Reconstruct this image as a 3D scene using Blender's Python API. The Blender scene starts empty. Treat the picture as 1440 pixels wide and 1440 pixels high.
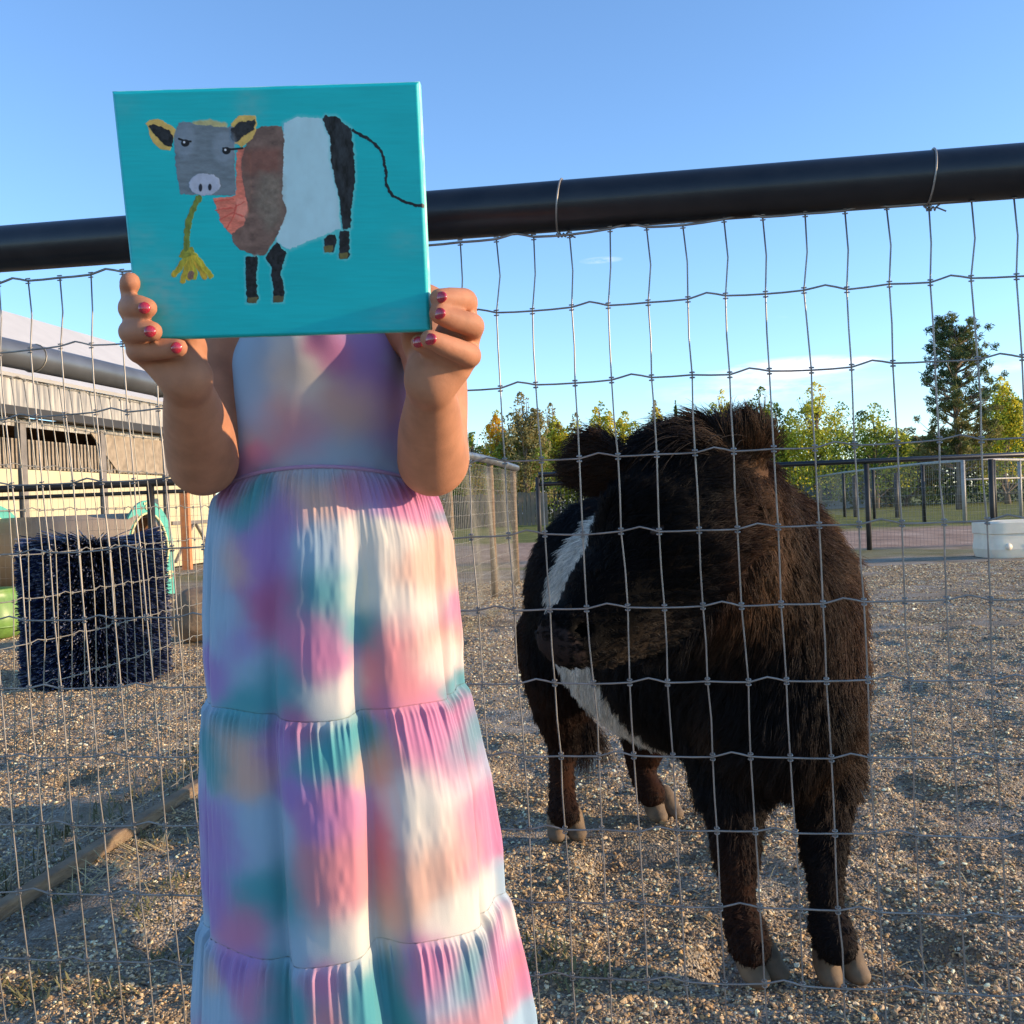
import bpy, math, random
import numpy as np
from mathutils import Vector, Matrix
random.seed(7); rng = np.random.default_rng(7)
PI = math.pi
scene = bpy.context.scene
# ------------------------------------------------------------------ camera
F = 1413.0; CAMH = 0.84
cam_d = bpy.data.cameras.new('camera'); cam = bpy.data.objects.new('camera', cam_d)
scene.collection.objects.link(cam); scene.camera = cam
cam_d.sensor_width = 36; cam_d.lens = 36*F/1440; cam_d.clip_start = .02; cam_d.clip_end = 3000
R = Matrix.Rotation(PI/2+math.radians(-.45), 3, 'X') @ Matrix.Rotation(math.radians(-2.3), 3, 'Z')
cam.matrix_world = Matrix.Translation((0, 0, CAMH)) @ R.to_4x4()
# ------------------------------------------------------------------ light
SUN = Vector((.970, -.095, .205)).normalized()
elev = math.asin(SUN.z); azim = math.atan2(SUN.x, SUN.y)
world = bpy.data.worlds.new('World'); scene.world = world; world.use_nodes = True
sun_d = bpy.data.lights.new('sun', 'SUN'); sun_d.energy = 3.0; sun_d.angle = math.radians(.5); sun_d.color = (1, .74, .47)
sun = bpy.data.objects.new('sun', sun_d); scene.collection.objects.link(sun)
sun.rotation_euler = SUN.to_track_quat('Z', 'Y').to_euler()
vs = scene.view_settings; vs.view_transform = 'Standard'; vs.look = 'None'; vs.gamma = 1; vs.use_curve_mapping = False
vs.exposure = 1.12

def ray(px, py):
    return R @ Vector(((px-720)/F, -(py-720)/F, -1))
def P(px, py, Y):                       # photograph direction at real distance Y -> place
    d = ray(px, py); return Vector((0, 0, CAMH)) + d*(Y/d.y)
def G(px, py):                          # where that direction meets the ground
    d = ray(px, py); return Vector((0, 0, CAMH)) + d*(-CAMH/d.z)
def hitplane(px, py, p0, n):
    d = ray(px, py); o = Vector((0, 0, CAMH)); return o + d*((p0-o).dot(n)/d.dot(n))

def S(r, g, b):
    f = lambda c: (c/255/12.92) if c/255 <= .04045 else ((c/255+.055)/1.055)**2.4
    return (f(r), f(g), f(b))

nt = world.node_tree; N = nt.nodes; L = nt.links; N.clear()
wo = N.new('ShaderNodeOutputWorld'); bg = N.new('ShaderNodeBackground'); sky = N.new('ShaderNodeTexSky')
sky.sky_type = 'NISHITA'; sky.sun_disc = False; sky.sun_elevation = elev; sky.sun_rotation = azim
sky.air_density = 1.0; sky.dust_density = .25; sky.ozone_density = 3.0; sky.altitude = 900
bg.inputs[1].default_value = .15
tc = N.new('ShaderNodeTexCoord')
# thin cloud wisps low in the sky
nz = N.new('ShaderNodeTexNoise'); nz.inputs['Scale'].default_value = 14; nz.inputs['Detail'].default_value = 6; nz.inputs['Roughness'].default_value = .62
mp = N.new('ShaderNodeMapping'); mp.inputs['Scale'].default_value = (1, 1, 4.5)
L.new(tc.outputs['Generated'], mp.inputs[0]); L.new(mp.outputs[0], nz.inputs['Vector'])
cur = None
for (px, py, wx, wz, st) in [(1110, 517, .085, .011, 1.15), (1080, 545, .12, .016, .45), (845, 366, .022, .0035, .75), (1112, 443, .014, .003, .6), (1215, 506, .03, .005, .5), (1400, 515, .05, .008, .4)]:
    d = ray(px, py).normalized()
    sb = N.new('ShaderNodeVectorMath'); sb.operation = 'SUBTRACT'; sb.inputs[1].default_value = d
    L.new(tc.outputs['Generated'], sb.inputs[0])
    ml = N.new('ShaderNodeVectorMath'); ml.operation = 'MULTIPLY'; ml.inputs[1].default_value = (1/wx, .6/wx, 1/wz)
    L.new(sb.outputs[0], ml.inputs[0])
    ln = N.new('ShaderNodeVectorMath'); ln.operation = 'LENGTH'; L.new(ml.outputs[0], ln.inputs[0])
    mr = N.new('ShaderNodeMapRange'); mr.inputs['From Min'].default_value = 1; mr.inputs['From Max'].default_value = 0
    mr.inputs['To Min'].default_value = 0; mr.inputs['To Max'].default_value = st; L.new(ln.outputs['Value'], mr.inputs[0])
    if cur is None: cur = mr.outputs[0]
    else:
        a = N.new('ShaderNodeMath'); a.operation = 'ADD'; L.new(cur, a.inputs[0]); L.new(mr.outputs[0], a.inputs[1]); cur = a.outputs[0]
nr = N.new('ShaderNodeMapRange'); nr.inputs['From Min'].default_value = .42; nr.inputs['From Max'].default_value = .62; L.new(nz.outputs['Fac'], nr.inputs[0])
mm = N.new('ShaderNodeMath'); mm.operation = 'MULTIPLY'; mm.use_clamp = True; L.new(cur, mm.inputs[0]); L.new(nr.outputs[0], mm.inputs[1])
mx = N.new('ShaderNodeMix'); mx.data_type = 'RGBA'; L.new(mm.outputs[0], mx.inputs['Factor'])
tn_ = N.new('ShaderNodeMix'); tn_.data_type = 'RGBA'; tn_.blend_type = 'MULTIPLY'; tn_.inputs['Factor'].default_value = 1; tn_.inputs['B'].default_value = (1.0, 1.05, 1.13, 1)
L.new(sky.outputs[0], tn_.inputs['A']); L.new(tn_.outputs['Result'], mx.inputs['A']); mx.inputs['B'].default_value = (5.6, 5.2, 5.1, 1)
L.new(mx.outputs['Result'], bg.inputs[0]); L.new(bg.outputs[0], wo.inputs[0])

# ------------------------------------------------------------------ helpers
def link(o):
    scene.collection.objects.link(o); return o
def tag(o, label=None, cat=None, group=None, kind=None):
    if label: o['label'] = label
    if cat: o['category'] = cat
    if group: o['group'] = group
    if kind: o['kind'] = kind
    return o
def empty(name, loc=(0, 0, 0)):
    o = bpy.data.objects.new(name, None); o.location = loc; o.empty_display_size = .1; return link(o)
def add(name, data, parent=None):
    o = bpy.data.objects.new(name, data); link(o)
    if parent is not None:
        o.parent = parent
        mw = parent.matrix_basis.copy(); c = parent
        while c.parent is not None: mw = c.parent.matrix_basis @ c.matrix_parent_inverse @ mw if c.parent.parent is None else mw; c = c.parent
        o.matrix_parent_inverse = mw.inverted()
    return o
def mesh_np(name, V, Fc, mat=None, smooth=True, parent=None, colors=None):
    """V (n,3), Fc (m,k) array (all faces with k corners) or list of such arrays"""
    V = np.asarray(V, np.float32)
    if not (isinstance(Fc, list) and isinstance(Fc[0], np.ndarray)): Fc = [np.asarray(Fc)]
    Fc = [np.asarray(f) for f in Fc if len(f)]
    me = bpy.data.meshes.new(name)
    me.vertices.add(len(V)); me.vertices.foreach_set('co', V.ravel())
    idx = np.concatenate([f.ravel() for f in Fc]).astype(np.int32)
    tot = np.concatenate([np.full(len(f), f.shape[1], np.int32) for f in Fc])
    st = np.concatenate([[0], np.cumsum(tot)[:-1]]).astype(np.int32)
    me.loops.add(len(idx)); me.loops.foreach_set('vertex_index', idx)
    me.polygons.add(len(tot)); me.polygons.foreach_set('loop_start', st); me.polygons.foreach_set('loop_total', tot)
    me.polygons.foreach_set('use_smooth', np.full(len(tot), smooth))
    if colors is not None:
        c = np.asarray(colors, np.float32)
        if c.shape[1] == 3: c = np.hstack([c, np.ones((len(c), 1), np.float32)])
        at = me.color_attributes.new('tint', 'FLOAT_COLOR', 'POINT'); at.data.foreach_set('color', c.ravel())
    me.update(calc_edges=True); me.validate()
    if mat: me.materials.append(mat)
    return add(name, me, parent)

class MB:
    """collects simple solids, builds ONE mesh"""
    def __init__(s): s.V = []; s.Q = []; s.T = []; s.n = 0
    def raw(s, V, Q=(), T=()):
        V = np.asarray(V, float)
        if len(Q): s.Q.append(np.asarray(Q)+s.n)
        if len(T): s.T.append(np.asarray(T)+s.n)
        s.V.append(V); s.n += len(V); return s
    def box(s, c, size, rz=0, M=None):
        x, y, z = [k/2 for k in size]
        V = np.array([[a, b, d] for a in (-x, x) for b in (-y, y) for d in (-z, z)])
        if M is not None: V = V @ np.array(M).T
        elif rz:
            co, si = math.cos(rz), math.sin(rz); V = V @ np.array([[co, si, 0], [-si, co, 0], [0, 0, 1]])
        V = V+np.array(c)
        return s.raw(V, [[0, 1, 3, 2], [4, 6, 7, 5], [0, 4, 5, 1], [2, 3, 7, 6], [0, 2, 6, 4], [1, 5, 7, 3]])
    def bar(s, a, b, w, h, up=(0, 0, 1)):
        a = Vector(a); b = Vector(b); d = b-a; l = d.length; d.normalize(); u = Vector(up)
        sd = d.cross(u).normalized(); u2 = sd.cross(d)
        M = Matrix((d, sd, u2)).transposed()
        return s.box((a+b)/2, (l, w, h), M=M)
    def tube(s, pts, r, n=8, cap=True):
        pts = np.asarray([tuple(p) for p in pts], float); m = len(pts)
        r = np.full(m, r) if np.isscalar(r) else np.asarray(r, float)
        t = np.gradient(pts, axis=0); t /= np.linalg.norm(t, axis=1)[:, None]+1e-12
        ref = np.array([0, 0, 1.]) if abs(t[0, 2]) < .9 else np.array([1., 0, 0])
        u = np.cross(t[0], ref); u /= np.linalg.norm(u); V = []
        for i in range(m):
            u = u-t[i]*np.dot(u, t[i]); u /= np.linalg.norm(u); v = np.cross(t[i], u)
            for k in range(n):
                a = 2*PI*k/n; V.append(pts[i]+r[i]*(math.cos(a)*u+math.sin(a)*v))
        Q = [[i*n+k, i*n+(k+1) % n, (i+1)*n+(k+1) % n, (i+1)*n+k] for i in range(m-1) for k in range(n)]
        T = []
        if cap:
            V.append(pts[0]); V.append(pts[-1]); a0 = m*n; a1 = m*n+1
            T = [[a0, (k+1) % n, k] for k in range(n)]+[[a1, (m-1)*n+k, (m-1)*n+(k+1) % n] for k in range(n)]
        return s.raw(V, Q, T)
    def build(s, name, mat, parent=None, smooth=False, bevel=0):
        fs = []
        if s.Q: fs.append(np.concatenate(s.Q))
        if s.T: fs.append(np.concatenate(s.T))
        o = mesh_np(name, np.concatenate(s.V), fs, mat, smooth, parent)
        if bevel:
            b = o.modifiers.new('bevel', 'BEVEL'); b.width = bevel; b.segments = 2; b.limit_method = 'ANGLE'
        return o
    def mesh(s, name, mat, smooth=False):
        o = s.build(name, mat, None, smooth); me = o.data; bpy.data.objects.remove(o); return me

def mat(name, col=(.5, .5, .5), rough=.7, metal=0, spec=.4, var=0, vscale=8, bump=0, bscale=30, attr=None, detail=4, col2=None, coat=0, sub=0, bdist=.01, stretch=None):
    m = bpy.data.materials.new(name); m.use_nodes = True; n = m.node_tree.nodes; l = m.node_tree.links
    b = n['Principled BSDF']; b.inputs['Roughness'].default_value = rough; b.inputs['Metallic'].default_value = metal
    b.inputs['Specular IOR Level'].default_value = spec; b.inputs['Coat Weight'].default_value = coat
    if sub: b.inputs['Subsurface Weight'].default_value = sub; b.inputs['Subsurface Scale'].default_value = .006; b.inputs['Subsurface Radius'].default_value = (1, .35, .18)
    tc = n.new('ShaderNodeTexCoord'); mp = n.new('ShaderNodeMapping'); l.new(tc.outputs['Object'], mp.inputs[0])
    if stretch: mp.inputs['Scale'].default_value = stretch
    src = None
    if attr:
        a = n.new('ShaderNodeAttribute'); a.attribute_name = attr; src = a.outputs['Color']
    if col2 or var:
        nz = n.new('ShaderNodeTexNoise'); nz.inputs['Scale'].default_value = vscale; nz.inputs['Detail'].default_value = detail; l.new(mp.outputs[0], nz.inputs['Vector'])
        mr = n.new('ShaderNodeMapRange'); mr.inputs['From Min'].default_value = .32; mr.inputs['From Max'].default_value = .68; l.new(nz.outputs['Fac'], mr.inputs[0])
        mix = n.new('ShaderNodeMix'); mix.data_type = 'RGBA'; l.new(mr.outputs[0], mix.inputs['Factor'])
        if col2:
            mix.inputs['A'].default_value = (*col, 1); mix.inputs['B'].default_value = (*col2, 1)
            src = mix.outputs['Result']
        else:
            mix.blend_type = 'MULTIPLY'; mix.inputs['Factor'].default_value = 1; l.remove(mix.inputs['Factor'].links[0])
            if src: l.new(src, mix.inputs['A'])
            else: mix.inputs['A'].default_value = (*col, 1)
            m2 = n.new('ShaderNodeMapRange'); m2.inputs['To Min'].default_value = 1-var; m2.inputs['To Max'].default_value = 1+var; m2.inputs['From Min'].default_value = .3; m2.inputs['From Max'].default_value = .7
            l.new(nz.outputs['Fac'], m2.inputs[0]); l.new(m2.outputs[0], mix.inputs['B']); src = mix.outputs['Result']
    if src: l.new(src, b.inputs['Base Color'])
    else: b.inputs['Base Color'].default_value = (*col, 1)
    if bump:
        nb = n.new('ShaderNodeTexNoise'); nb.inputs['Scale'].default_value = bscale; nb.inputs['Detail'].default_value = 5; l.new(mp.outputs[0], nb.inputs['Vector'])
        bp = n.new('ShaderNodeBump'); bp.inputs['Strength'].default_value = bump; bp.inputs['Distance'].default_value = bdist
        l.new(nb.outputs['Fac'], bp.inputs['Height']); l.new(bp.outputs[0], b.inputs['Normal'])
    return m

def vnoise(x, y, z=0, seed=0):
    """smooth lattice noise in -1..1 (numpy)"""
    x = np.asarray(x, float); y = np.broadcast_to(np.asarray(y, float), x.shape); z = np.broadcast_to(np.asarray(z, float), x.shape)
    xi = np.floor(x).astype(np.int64); yi = np.floor(y).astype(np.int64); zi = np.floor(z).astype(np.int64)
    fx, fy, fz = x-xi, y-yi, z-zi
    s = lambda t: t*t*(3-2*t)
    u, v, w = s(fx), s(fy), s(fz)
    def h(a, b, c):
        k = (a*374761393+b*668265263+c*2147483647+seed*974634777) & 0xffffffff
        k = ((k ^ (k >> 13))*1274126177) & 0xffffffff; k = k ^ (k >> 16)
        return (k & 0xffff)/32767.5-1
    r = 0
    for dx in (0, 1):
        for dy in (0, 1):
            for dz in (0, 1):
                r = r+h(xi+dx, yi+dy, zi+dz)*(u if dx else 1-u)*(v if dy else 1-v)*(w if dz else 1-w)
    return r

# ---- signed distance fields, meshed by surface nets
class Field:
    def __init__(s, lo, hi, h):
        s.lo = np.array(lo, float); s.h = h; s.n = np.ceil((np.array(hi)-s.lo)/h).astype(int)+1
        s.D = np.full(s.n, 1.0, np.float32)
    def region(s, lo, hi):
        a = np.maximum(np.floor((np.array(lo)-s.lo)/s.h).astype(int), 0); b = np.minimum(np.ceil((np.array(hi)-s.lo)/s.h).astype(int)+1, s.n)
        sl = tuple(slice(int(a[i]), int(max(b[i], a[i]))) for i in range(3))
        ax = [(s.lo[i]+s.h*np.arange(sl[i].start, sl[i].stop)).astype(np.float32) for i in range(3)]
        return sl, ax[0][:, None, None], ax[1][None, :, None], ax[2][None, None, :]
    def comb(s, sl, d, k):
        a = s.D[sl]
        if a.size == 0: return
        if k > 0: hh = np.maximum(k-np.abs(a-d), 0)/k; s.D[sl] = np.minimum(a, d)-hh*hh*k*.25
        else: s.D[sl] = np.minimum(a, d)
    def seg(s, a, b, ra, rb, k=.02):
        a = np.array(a, float); b = np.array(b, float); m = max(ra, rb)+k+3*s.h
        sl, x, y, z = s.region(np.minimum(a, b)-m, np.maximum(a, b)+m)
        d = b-a; dd = float(np.dot(d, d))+1e-12
        t = np.clip(((x-a[0])*d[0]+(y-a[1])*d[1]+(z-a[2])*d[2])/dd, 0, 1)
        q = np.sqrt((x-a[0]-t*d[0])**2+(y-a[1]-t*d[1])**2+(z-a[2]-t*d[2])**2)-(ra+(rb-ra)*t)
        s.comb(sl, q, k)
    def chain(s, pts, rs, k=.02, sub=5):
        """tapered limb through the points, rounded at the bends, joined to what is there with blend k"""
        P_ = np.array([tuple(p) for p in pts], float); Rr = np.array(rs, float); n = len(P_)
        if n > 2:
            Pe = np.vstack([2*P_[0]-P_[1], P_, 2*P_[-1]-P_[-2]]); Re = np.concatenate([[Rr[0]], Rr, [Rr[-1]]]); A = []; B = []
            for i in range(1, n):
                for t in np.arange(sub)/sub:
                    w = np.array([-t+2*t*t-t**3, 2-5*t*t+3*t**3, t+4*t*t-3*t**3, -t*t+t**3])*.5
                    A.append(w @ Pe[i-1:i+3]); B.append(w @ Re[i-1:i+3])
            A.append(P_[-1]); B.append(Rr[-1]); P_ = np.array(A); Rr = np.array(B)
        m = Rr.max()+k+3*s.h; sl, x, y, z = s.region(P_.min(0)-m, P_.max(0)+m)
        if s.D[sl].size == 0: return
        best = np.full(s.D[sl].shape, 9, np.float32)
        for i in range(len(P_)-1):
            a = P_[i]; d = P_[i+1]-a; dd = float(d @ d)+1e-12
            t = np.clip(((x-a[0])*d[0]+(y-a[1])*d[1]+(z-a[2])*d[2])/dd, 0, 1)
            q = np.sqrt((x-a[0]-t*d[0])**2+(y-a[1]-t*d[1])**2+(z-a[2]-t*d[2])**2)-(Rr[i]+(Rr[i+1]-Rr[i])*t)
            np.minimum(best, q, out=best)
        s.comb(sl, best, k)
    def ell(s, c, r, k=.02, M=None, sub=False):
        c = np.array(c, float); r = np.array(r, float); m = r.max()+k+3*s.h
        sl, x, y, z = s.region(c-m, c+m); x = x-c[0]; y = y-c[1]; z = z-c[2]
        if M is not None:
            M = np.array(M); x, y, z = (M[0, 0]*x+M[1, 0]*y+M[2, 0]*z, M[0, 1]*x+M[1, 1]*y+M[2, 1]*z, M[0, 2]*x+M[1, 2]*y+M[2, 2]*z)
        k0 = np.sqrt((x/r[0])**2+(y/r[1])**2+(z/r[2])**2); k1 = np.sqrt((x/r[0]**2)**2+(y/r[1]**2)**2+(z/r[2]**2)**2)+1e-9
        d = k0*(k0-1)/k1
        if sub:
            a = s.D[sl]; d = -d; hh = np.maximum(k-np.abs(a-d), 0)/max(k, 1e-6); s.D[sl] = np.maximum(a, d)+hh*hh*k*.25
        else: s.comb(sl, d, k)
    def nets(s):
        D = s.D; I = D < 0
        nx, ny, nz = D.shape
        cnt = np.zeros((nx-1, ny-1, nz-1), np.uint8)
        for dx in (0, 1):
            for dy in (0, 1):
                for dz in (0, 1): cnt += I[dx:nx-1+dx, dy:ny-1+dy, dz:nz-1+dz]
        act = (cnt > 0) & (cnt < 8); c = np.argwhere(act); idx = np.full(act.shape, -1, np.int32); idx[act] = np.arange(len(c))
        acc = np.zeros((len(c), 3)); num = np.zeros(len(c))
        cor = [(a, b, d) for a in (0, 1) for b in (0, 1) for d in (0, 1)]
        val = {k: D[c[:, 0]+k[0], c[:, 1]+k[1], c[:, 2]+k[2]].astype(float) for k in cor}
        for k in cor:
            for ax in range(3):
                if k[ax] == 0:
                    k2 = list(k); k2[ax] = 1; k2 = tuple(k2); a = val[k]; b = val[k2]; mk = (a < 0) != (b < 0)
                    t = np.where(mk, a/np.where(mk, a-b, 1), 0)
                    for j in range(3): acc[:, j] += np.where(mk, k[j]+(t if j == ax else 0), 0)
                    num += mk
        V = s.lo+s.h*(c+acc/num[:, None]); Q = []
        for ax in range(3):
            o1, o2 = [(1, 2), (2, 0), (0, 1)][ax]
            sa = [slice(1, -1)]*3; sb = [slice(1, -1)]*3
            sa[ax] = slice(0, -1); sb[ax] = slice(1, None)
            A = I[tuple(sa)]; B = I[tuple(sb)]; e = np.argwhere(A != B)
            if not len(e): continue
            fl = A[e[:, 0], e[:, 1], e[:, 2]]
            off = np.ones(3, int); off[ax] = 0; e = e+off
            def g(d1, d2):
                q = e.copy(); q[:, o1] -= d1; q[:, o2] -= d2; return idx[q[:, 0], q[:, 1], q[:, 2]]
            f = np.stack([g(1, 1), g(0, 1), g(0, 0), g(1, 0)], 1); f[~fl] = f[~fl][:, ::-1]; Q.append(f)
        return V, np.concatenate(Q)
def vnormals(V, Q):
    n = np.cross(V[Q[:, 2]]-V[Q[:, 0]], V[Q[:, 3]]-V[Q[:, 1]]); A = np.linalg.norm(n, axis=1)/2
    vn = np.zeros_like(V)
    for k in range(4): np.add.at(vn, Q[:, k], n)
    vn /= np.linalg.norm(vn, axis=1)[:, None]+1e-12
    return vn, A
def smooth_mesh(V, Q, it=2):
    for _ in range(it):
        a = np.zeros_like(V); c = np.zeros(len(V))
        for k in range(4):
            np.add.at(a, Q[:, k], V[Q[:, (k+1) % 4]]+V[Q[:, (k+3) % 4]]); np.add.at(c, Q[:, k], 2)
        V = V*.5+.5*a/np.maximum(c, 1)[:, None]
    return V
def strands(name, pts, radius, tint, material, parent=None):
    """pts (n,k,3) radius (k,) or (n,k) tint (n,3)"""
    n, k, _ = pts.shape
    hc = bpy.data.hair_curves.new(name); hc.add_curves([k]*n)
    pa = hc.attributes.get('position') or hc.attributes.new('position', 'FLOAT_VECTOR', 'POINT')
    pa.data.foreach_set('vector', np.ascontiguousarray(pts, np.float32).ravel())
    ra = hc.attributes.get('radius') or hc.attributes.new('radius', 'FLOAT', 'POINT')
    ra.data.foreach_set('value', np.ascontiguousarray(np.broadcast_to(radius, (n, k)), np.float32).ravel())
    ta = hc.attributes.new('tint', 'FLOAT_COLOR', 'CURVE')
    ta.data.foreach_set('color', np.hstack([tint, np.ones((n, 1))]).astype(np.float32).ravel())
    hc.materials.append(material)
    return add(name, hc, parent)
def unit(a): return a/(np.linalg.norm(a, axis=-1, keepdims=True)+1e-12)

def hair_mat(name, rough=.45, radial=.6):
    m = bpy.data.materials.new(name); m.use_nodes = True; n = m.node_tree.nodes; l = m.node_tree.links
    b = n['Principled BSDF']; a = n.new('ShaderNodeAttribute'); a.attribute_name = 'tint'
    l.new(a.outputs['Color'], b.inputs['Base Color']); b.inputs['Roughness'].default_value = rough; b.inputs['Specular IOR Level'].default_value = .25
    return m

# ------------------------------------------------------------------ materials
M_wire = mat('galvanized_wire', (.29, .265, .235), .4, .4, var=.25, vscale=40)
M_wire2 = mat('weathered_wire', (.36, .32, .25), .5, .55, var=.2, vscale=30)
M_blackpipe = mat('black_painted_pipe', (.005, .007, .011), .36, 0, .5, col2=(.014, .015, .018), vscale=26, detail=10, bump=.16, bscale=70, bdist=.002, coat=.08)
M_greypipe = mat('grey_steel_pipe', (.16, .165, .17), .42, .6, var=.3, vscale=6)
M_darkpipe = mat('dark_post_paint', (.03, .028, .026), .55, 0, .4, var=.3)
M_wood = mat('weathered_timber', (.17, .11, .065), .85, col2=(.28, .20, .12), vscale=14, bump=.5, bscale=30, stretch=(1, 1, 4))
M_straw = mat('dry_straw', (.52, .40, .19), .8, var=.3)
M_weed = mat('low_green_weed', (.15, .14, .06), .8, var=.4)

# ------------------------------------------------------------------ ground
def ground_z(x, y):
    r = np.hypot(x, y)
    f = np.clip(1.3-r/9, 0, 1)
    z = .014*vnoise(x*3.1, y*3.1, seed=1)+.013*vnoise(x*7, y*8, seed=2)+.006*vnoise(x*19, y*19, seed=3)+.0035*vnoise(x*45, y*45, seed=4)
    dimp = np.clip(vnoise(x*5.5+9, y*5.5, seed=5)-.35, 0, 1)*.07
    return f*(z-dimp)
def graded(lo, hi, fine_lo, fine_hi, st, grow=1.09):
    a = list(np.arange(fine_lo, fine_hi, st)); s = st
    while a[-1] < hi: s *= grow; a.append(a[-1]+s)
    s = st; b = [fine_lo]
    while b[-1] > lo: s *= grow; b.append(b[-1]-s)
    return np.array(b[1:][::-1]+a)
gx = graded(-900, 900, -2.6, 2.6, .018); gy = graded(-60, 1800, 1.2, 5.6, .018, 1.07)
X, Y = np.meshgrid(gx, gy, indexing='ij'); Z = ground_z(X, Y)
nx, ny = X.shape
ii = np.arange(nx*ny).reshape(nx, ny)
Q = np.stack([ii[:-1, :-1], ii[1:, :-1], ii[1:, 1:], ii[:-1, 1:]], -1).reshape(-1, 4)
def ground_mat():
    m = bpy.data.materials.new('gravel_ground'); m.use_nodes = True; n = m.node_tree.nodes; l = m.node_tree.links
    b = n['Principled BSDF']; b.inputs['Roughness'].default_value = .9; b.inputs['Specular IOR Level'].default_value = .2
    tc = n.new('ShaderNodeTexCoord'); sp = n.new('ShaderNodeSeparateXYZ'); l.new(tc.outputs['Object'], sp.inputs[0])
    def noise(sc, det=4, rough=.6, stretch=None):
        k = n.new('ShaderNodeTexNoise'); k.inputs['Scale'].default_value = sc; k.inputs['Detail'].default_value = det; k.inputs['Roughness'].default_value = rough
        if stretch:
            q = n.new('ShaderNodeMapping'); q.inputs['Scale'].default_value = stretch; l.new(tc.outputs['Object'], q.inputs[0]); l.new(q.outputs[0], k.inputs['Vector'])
        else: l.new(tc.outputs['Object'], k.inputs['Vector'])
        return k.outputs['Fac']
    def ramp(f, stops):
        r = n.new('ShaderNodeValToRGB'); l.new(f, r.inputs[0]); e = r.color_ramp.elements
        while len(e) < len(stops): e.new(.5)
        for el, (p, c) in zip(e, stops): el.position = p; el.color = (*c, 1)
        return r.outputs[0]
    def mr(f, a, b_, c=0, d=1):
        k = n.new('ShaderNodeMapRange'); k.inputs['From Min'].default_value = a; k.inputs['From Max'].default_value = b_; k.inputs['To Min'].default_value = c; k.inputs['To Max'].default_value = d; l.new(f, k.inputs[0]); return k.outputs[0]
    def math_(op, a, b_=None):
        k = n.new('ShaderNodeMath'); k.operation = op
        for i, v in enumerate((a, b_)):
            if v is None: continue
            if isinstance(v, (int, float)): k.inputs[i].default_value = v
            else: l.new(v, k.inputs[i])
        return k.outputs[0]
    def mix(f, a, b_):
        k = n.new('ShaderNodeMix'); k.data_type = 'RGBA'; l.new(f, k.inputs['Factor']); l.new(a, k.inputs['A'])
        if isinstance(b_, tuple): k.inputs['B'].default_value = (*b_, 1)
        else: l.new(b_, k.inputs['B'])
        return k.outputs['Result']
    v = n.new('ShaderNodeTexVoronoi'); v.inputs['Scale'].default_value = 160; v.inputs['Randomness'].default_value = 1; l.new(tc.outputs['Object'], v.inputs['Vector'])
    vs2 = n.new('ShaderNodeSeparateColor'); l.new(v.outputs['Color'], vs2.inputs[0])
    stone = ramp(vs2.outputs[0], [(0, (.16, .135, .105)), (.35, (.29, .245, .19)), (.7, (.42, .36, .275)), (1, (.60, .53, .42))])
    dirt = ramp(noise(5, 6), [(.3, (.17, .13, .085)), (.55, (.29, .225, .15)), (.75, (.38, .30, .20))])
    near = mix(mr(noise(2.2, 5), .42, .62), stone, dirt)
    near = mix(mr(noise(1.1, 6, .7), .6, .72, 0, .45), near, (.10, .10, .035))
    grass = ramp(noise(1.2, 6), [(.3, (.10, .12, .022)), (.55, (.19, .19, .04)), (.75, (.34, .30, .09))])
    sand = ramp(noise(1.6, 6, .7, (1, .35, 1)), [(.3, (.24, .15, .10)), (.5, (.42, .28, .20)), (.7, (.58, .42, .31))])
    wob = math_('MULTIPLY', math_('SUBTRACT', noise(.35, 4), .5), 6.0)
    yy = math_('ADD', sp.outputs[1], wob)
    isand = math_('MULTIPLY', mr(yy, 13.6, 14.6), mr(sp.outputs[0], -1.5, 0))
    strip = math_('MULTIPLY', mr(yy, 12.2, 13.0), mr(yy, 14.6, 13.6))
    c = mix(math_('MULTIPLY', strip, .55), near, grass)
    c = mix(isand, c, sand)
    c = mix(mr(yy, 21.0, 22.5), c, grass)
    l.new(c, b.inputs['Base Color'])
    bp = n.new('ShaderNodeBump'); bp.inputs['Strength'].default_value = .75; bp.inputs['Distance'].default_value = .010
    l.new(math_('ADD', math_('MULTIPLY', v.outputs['Distance'], -1.0), math_('MULTIPLY', noise(30, 6, .7), .8)), bp.inputs['Height'])
    bp2 = n.new('ShaderNodeBump'); bp2.inputs['Strength'].default_value = .7; bp2.inputs['Distance'].default_value = .07
    l.new(noise(2.5, 8, .7), bp2.inputs['Height']); l.new(bp2.outputs[0], bp.inputs['Normal']); l.new(bp.outputs[0], b.inputs['Normal'])
    return m
ground = mesh_np('ground', np.stack([X, Y, Z], -1).reshape(-1, 3), Q, ground_mat(), True); tag(ground, 'gravel and dirt yard with grass beyond', kind='structure')

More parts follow.
